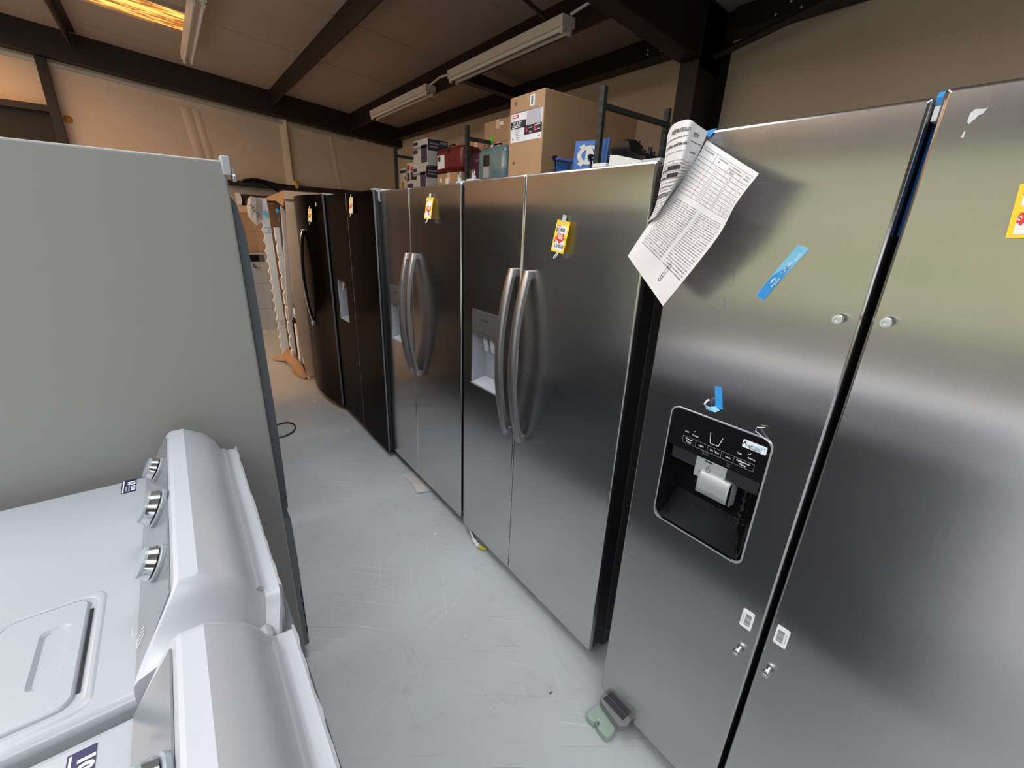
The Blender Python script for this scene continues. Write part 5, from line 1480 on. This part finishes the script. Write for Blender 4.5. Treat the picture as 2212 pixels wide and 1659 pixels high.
obj('white_label', B((XC - 0.002, YC0 - 0.006, 0.012), (XC + 0.010, YC0 - 0.003, 0.058)), M_tagwhite, ct, smooth=False)
bm = bmesh.new()       # torn flap on the floor
loft(bm, [[(0.90, 4.53, 0.035), (0.865, 4.56, 0.012)], [(0.905, 4.72, 0.10), (0.83, 4.74, 0.01)], [(0.900, 4.86, 0.12), (0.815, 4.86, 0.045)], [(0.905, 4.98, 0.10), (0.855, 4.99, 0.005)],
          [(0.900, 5.14, 0.15), (0.820, 5.16, 0.05)], [(0.895, 5.28, 0.16), (0.80, 5.28, 0.02)], [(0.880, 5.38, 0.09), (0.74, 5.40, 0.006)], [(0.80, 5.44, 0.02), (0.725, 5.45, 0.004)]], closed=False, cap0=False, cap1=False)
o = obj('torn_flap', bm, M_card, ct, angle=25)
md = o.modifiers.new('thickness', 'SOLIDIFY'); md.thickness = 0.006
# the refrigerator in it
bx = thing('refrigerator', 'taupe refrigerator still inside the cut-open carton behind white foam strips', 'refrigerator', (1.34, 4.98, 0.05))
obj('cabinet', B((1.06, 4.57, 0.05), (1.62, 5.40, 1.66), 0.004), M_cab, bx)
bm = bmesh.new()
prism(bm, [(x_, 4.72, z_) for x_, z_ in ((0.900, 1.66), (0.925, 1.615), (0.945, 1.41), (0.941, 1.18), (0.905, 0.85), (0.874, 0.59), (0.838, 0.60), (0.845, 0.825), (0.885, 1.35))], (0, 0.05, 0))
obj('door', bm, mat('taupe_enamel', (0.56, 0.49, 0.43), 0.4), bx, smooth=False)
bm = bmesh.new(); prism(bm, [(x_, 4.715, z_) for x_, z_ in ((0.934, 1.44), (0.950, 1.40), (0.948, 1.17), (0.908, 0.86), (0.899, 0.87), (0.935, 1.19))], (0, 0.06, 0))
obj('door_edge', bm, M_foam, bx, smooth=False)
obj('lower_door', B((0.985, 4.62, 0.08), (1.06, 5.38, 0.60), 0.004), M_black_steel, bx)
for yy, xx in ((4.99, 0.926), (5.02, 0.945)):
    bm = bmesh.new(); tube(bm, [(xx, yy, 0.95), (xx - 0.006, yy, 1.2), (xx, yy, 1.66)], 0.010, 6)
    obj('edge_strip', bm, mat('strip_steel', (0.30, 0.33, 0.38), 0.25, 0.9), bx)
for zz in (0.62, 1.02, 1.60):
    obj('blue_tape', B((0.910, 4.98, zz), (0.93, 5.06, zz + 0.035)), M_bluetape, bx, smooth=False)
# foam strips with scalloped / notched edges
def foam_strip(label, x0, x1, y, th, z0, z1, pitch, dep, lean=0.0, round_=True):
    bm = bmesh.new(); left, z = [], z0
    while z < z1 - 0.01:
        n = 6
        for i in range(n):
            s = i / n; zz = z + pitch * s
            left.append((x0 + (dep * math.sin(PI * s) if round_ else (dep if s > 0.72 else 0)) + lean * (zz - z0), zz))
        z += pitch
    pts = [(a, b) for a, b in left if b < z1] + [(x0 + lean * (z1 - z0), z1), (x1 + lean * (z1 - z0), z1), (x1, z0)]
    prism(bm, [(a, y, b) for a, b in pts], (0, th, 0))
    return single('foam_strip', bm, M_foam, label, 'packing foam', 'white foam strips in the open carton', smooth=False)
foam_strip('outer white foam strip with a scalloped edge wrapped in plastic at the open carton', 0.820, 0.905, 5.33, 0.05, 0.06, 1.735, 0.105, 0.020, -0.010)
foam_strip('inner white foam strip with notched edge between the outer strip and the boxed refrigerator', 0.884, 0.930, 5.10, 0.05, 0.05, 1.46, 0.16, 0.014, 0.0, False)
foam_strip('short white foam strip with notches just inside the carton corner', 0.898, 0.915, 4.60, 0.03, 0.15, 1.12, 0.19, 0.010, 0.0, False)
bm = bmesh.new(); box(bm, (0.92, 4.84, 0.575), (0.962, 4.93, 0.68), 0.008)
single('foam_block', bm, M_foam, 'white foam block taped blue in the middle of the open carton', 'packing foam')
obj('blue_band', B((0.9185, 4.838, 0.60), (0.9635, 4.932, 0.615)), M_bluetape, bpy.data.objects['foam_block'], smooth=False)
bm = bmesh.new(); box(bm, (0.925, 4.90, 0.06), (0.960, 4.985, 0.50), 0.006)
single('foam_block', bm, M_foam, 'white foam foot piece near the floor in the open carton', 'packing foam')
_fs = bpy.data.objects['foam_strip']
bm = bmesh.new(); prism(bm, [(0.838, 5.3285, 1.585), (0.856, 5.3285, 1.625), (0.893, 5.3285, 1.585), (0.880, 5.3285, 1.535)], (0, 0.001, 0)); obj('blue_tape', bm, M_bluelight, _fs, smooth=False)
for z_ in (1.40, 0.42):
    bm = bmesh.new()
    for r_ in ((0.0, 0.075, 0.0, 0.004), (0.0, 0.075, 0.05, 0.054), (0.034, 0.037, 0.0, 0.05), (0.044, 0.047, 0.0, 0.05)):
        rect_on(bm, plane_fn((0.825, 5.3288, z_), (1, 0, 0), (0, 0, 1)), *r_)
    obj('tape_print', bm, M_inkgrey, _fs, smooth=False)
# printed plastic wrap
bm = bmesh.new(); rr = random.Random(4); rows = []
for j in range(26):
    z = 0.10 + 1.62 * j / 25
    off = 0.006 * math.sin(j * 1.1) + rr.uniform(-0.002, 0.002)
    bul = 0.055 if j > 22 else (0.03 if j > 20 else 0)
    rows.append([(0.815 + off - (0.055 + bul) * k / 4 + rr.uniform(-0.002, 0.002), 5.33 + 0.02 * k + 0.006 * math.sin(j * 0.9 + k * 1.3), z) for k in range(5)])
loft(bm, rows, closed=False, cap0=False, cap1=False)
single('plastic_wrap', bm, M_wrap, 'crumpled translucent plastic wrap hanging off the outer foam strip', 'plastic wrap')
bm = bmesh.new()
loft(bm, [[(0.700, 5.34, 1.56), (0.72, 5.33, 1.52), (0.76, 5.32, 1.47), (0.80, 5.32, 1.50)], [(0.705, 5.345, 1.65), (0.73, 5.30, 1.64), (0.775, 5.30, 1.62), (0.83, 5.32, 1.60)], [(0.725, 5.35, 1.72), (0.745, 5.31, 1.745), (0.79, 5.31, 1.735), (0.84, 5.325, 1.72)]], closed=False, cap0=False, cap1=False)
o = single('printed_sheet', bm, mat('sheet_sketch', (0.52, 0.46, 0.40), 0.6, noise=0.25, nscale=22), 'crumpled printed sheet over the top of the outer foam strip', 'paper', smooth=False)
md = o.modifiers.new('thickness', 'SOLIDIFY'); md.thickness = 0.002
bm = bmesh.new()
for k in range(10):
    Fp = plane_fn((0.728 + 0.008 * k, 5.288, 1.66 - 0.012 * k), (1, 0, 0.6 * ((-1) ** k)), (-0.3, 0, 1))
    rect_on(bm, Fp, -0.022, 0.022, -0.0025, 0.0025)
obj('drawing', bm, mat('ink_violet', (0.12, 0.10, 0.16), 0.7), o, smooth=False)

# ================================================================== far end of the aisle
fw = thing('laundry_machine', 'far white washer with a black control panel below the stacked cartons', 'washing machine', (1.2, 7.3, 0))
obj('body', B((0.86, 7.105, 0.0), (1.53, 7.70, 0.845), 0.006), M_white, fw)
obj('front_seam', B((0.862, 7.102, 0.664), (1.528, 7.106, 0.670)), M_inkgrey, fw, smooth=False)
obj('front_seam', B((0.862, 7.102, 0.308), (1.528, 7.106, 0.314)), M_inkgrey, fw, smooth=False)
bm = bmesh.new(); prism(bm, [(0.86, 7.10, 0.845), (0.86, 7.30, 0.845), (0.86, 7.30, 1.075), (0.86, 7.22, 1.075)], (0.67, 0, 0))
cs = obj('console', bm, M_white, fw, smooth=False)
bm = bmesh.new(); prism(bm, [(0.885, 7.158, 0.96), (1.06, 7.158, 0.96), (1.06, 7.205, 1.05), (0.885, 7.205, 1.05)], (0, -0.004, 0.001))
obj('display', bm, M_blackgloss, cs, smooth=False)
bm = bmesh.new(); tube(bm, [(0.88, 7.08, 0.91), (0.90, 7.07, 0.93), (0.92, 7.07, 0.905), (0.905, 7.07, 0.89)], 0.022, 7)
single('wadded_bag', bm, mat('grey_plastic_bag', (0.16, 0.16, 0.17), 0.3), 'small dark wad of plastic on the far white washer', 'plastic bag')
G3 = 'brown cartons stacked at the back wall'
carton('lower brown carton resting on the far washer at the back wall', (0.78, 7.36, 0.846), (1.55, 7.70, 1.36), G3, M_card, False)
carton('middle brown carton of the stack at the back wall', (0.74, 7.36, 1.362), (1.45, 7.70, 1.60), G3, M_card, False)
carton('thin light carton near the top of the stack at the back wall', (0.70, 7.36, 1.602), (1.50, 7.70, 1.695), G3, M_card2, False)
carton('dark brown carton on top of the stack at the back wall', (0.93, 7.40, 1.697), (1.45, 7.70, 1.84), G3, mat('carton_dark', (0.045, 0.025, 0.018), 0.8), False)
bm = bmesh.new(); loft(bm, [[(0.855, 7.39, z), (0.915 + 0.01 * math.sin(z * 40), 7.36, z), (0.92, 7.42, z), (0.86, 7.44, z)] for z in (1.70, 1.74, 1.79, 1.85)])
single('clear_bag', bm, mat('bag_pale', (0.55, 0.53, 0.50), 0.3, noise=0.2, nscale=40), 'small pale plastic bag beside the dark carton at the back wall', 'plastic bag')
bm = bmesh.new()
loft(bm, [[(x, 7.62, z), (x, 7.60, z - 0.02 - d_), (x, 7.63, z - 0.05 - d_), (x, 7.66, z)] for x, z, d_ in ((1.00, 2.045, 0.0), (1.10, 2.07, 0.0), (1.20, 2.075, 0.01), (1.32, 2.055, 0.02), (1.40, 2.04, 0.06), (1.44, 2.03, 0.07), (1.50, 2.03, 0.0), (1.56, 2.03, 0.0))])
single('black_cloth', bm, M_black, 'black cloth draped over the dark girt on the back wall', 'cloth')

# ================================================================== things on the floor
bm = bmesh.new()
pts = [(0.30, 3.50, 0.008), (0.37, 3.525, 0.008), (0.432, 3.545, 0.008), (0.50, 3.555, 0.008), (0.545, 3.51, 0.008), (0.55, 3.44, 0.008), (0.52, 3.36, 0.008), (0.466, 3.315, 0.008), (0.40, 3.31, 0.008), (0.33, 3.33, 0.008)]
sm_ = []
for i in range(len(pts) - 1):
    a, b, c_, d_ = [Vector(pts[k]) for k in (max(i - 1, 0), i, i + 1, min(i + 2, len(pts) - 1))]
    for k in range(4):
        f = k / 4
        sm_.append(0.5 * (2 * b + (c_ - a) * f + (2 * a - 5 * b + 4 * c_ - d_) * f * f + (3 * b - a - 3 * c_ + d_) * f ** 3))
tube(bm, sm_, 0.0055, 7)
single('power_cord', bm, M_black, 'black cord looping out on the floor behind the left refrigerator', 'cord')
bm = bmesh.new(); prism(bm, [(0.950, 2.324, 0.002), (1.05, 2.345, 0.002), (1.06, 2.12, 0.002), (0.970, 2.194, 0.002)], (0, 0, 0.002))
o = single('leaflet', bm, mat('leaflet_pink', (0.62, 0.54, 0.53), 0.7), 'pale pinkish leaflet poking out from under the farther handled refrigerator', 'paper', smooth=False)
bm = bmesh.new()
for k in range(7): rect_on(bm, plane_fn((1.0 + 0.012 * k, 2.31 - 0.012 * k, 0.0046), (0.35, -1, 0), (1, 0.3, 0)), 0, 0.10, -0.0015, 0.0015)
obj('print', bm, mat('leaflet_ink', (0.40, 0.34, 0.34), 0.7), o, smooth=False)
bm = bmesh.new(); prism(bm, [(0.966, 2.196, 0.0046), (1.05, 2.13, 0.0046), (1.06, 2.05, 0.0046), (0.945, 2.089, 0.0046)], (0, 0, 0.0015))
single('leaflet', bm, mat('leaflet_white', (0.66, 0.61, 0.58), 0.7), 'folded white leaflet lying over the pinkish one on the floor', 'paper', smooth=False)
vt = thing('water_line', 'white water line with a yellow end lying at the foot of the nearer handled refrigerator', 'hose', (1.0, 1.51, 0))
bm = bmesh.new(); tube(bm, [(1.04, 1.66, 0.05), (1.012, 1.59, 0.035), (0.999, 1.535, 0.018)], 0.005, 7); obj('tube', bm, M_printw, vt)
bm = bmesh.new(); tube(bm, [(0.999, 1.535, 0.016), (0.997, 1.520, 0.015), (0.996, 1.505, 0.013), (0.995, 1.490, 0.014), (0.996, 1.478, 0.014)], [0.008, 0.012, 0.008, 0.012, 0.009], 10); obj('fitting', bm, M_printw, vt)
bm = bmesh.new(); tube(bm, [(0.996, 1.478, 0.013), (1.003, 1.458, 0.012), (1.02, 1.444, 0.010)], [0.010, 0.010, 0.007], 8); obj('yellow_cap', bm, mat('cap_yellow', (0.52, 0.46, 0.04), 0.5), vt)
for k, (x_, y_, s_, lab_) in enumerate(((0.863, 1.700, 0.012, 'largest white scrap of torn paper on the aisle floor before the handled refrigerators'), (0.787, 1.646, 0.007, 'thin white scrap on the aisle floor left of the largest scrap'),
                          (0.851, 1.548, 0.005, 'tiny white crumb on the floor near the yellow-ended water line'), (0.828, 1.475, 0.005, 'tiny white crumb on the floor nearest the handled refrigerator foot'),
                          (0.863, 3.156, 0.014, 'white paper scrap on the floor before the black refrigerators'), (0.813, 3.914, 0.016, 'pale scrap on the floor near the open carton'),
                          (0.60, 0.80, 0.004, 'white crumb on the bare floor in the foreground left'), (0.64, 0.79, 0.004, 'white crumb on the bare floor in the foreground right'))):
    rr = random.Random(k)
    bm = bmesh.new()
    n_ = 7
    pts = [(x_ + s_ * rr.uniform(0.5, 1.1) * math.cos(2 * PI * i / n_) * 0.6, y_ + s_ * rr.uniform(0.5, 1.1) * math.sin(2 * PI * i / n_), 0.0005) for i in range(n_)]
    prism(bm, pts, (0, 0, 0.0025))
    single('paper_scrap', bm, M_printw, lab_, 'paper scrap', 'white scraps on the floor', smooth=False)
bm = bmesh.new()
for cx in (0.0, 0.008):
    lathe(bm, (0.802 + cx, 0.720, 0.0003), (0, 0, 1), [(0, 0.0045), (0.0006, 0.0045), (0.0006, 0.003), (0, 0.003)], 12)
single('floor_mark', bm, mat('mark_pale', (0.50, 0.53, 0.50), 0.6), 'small pale figure eight mark on the floor by the nearest refrigerator gap', 'floor mark', smooth=False)
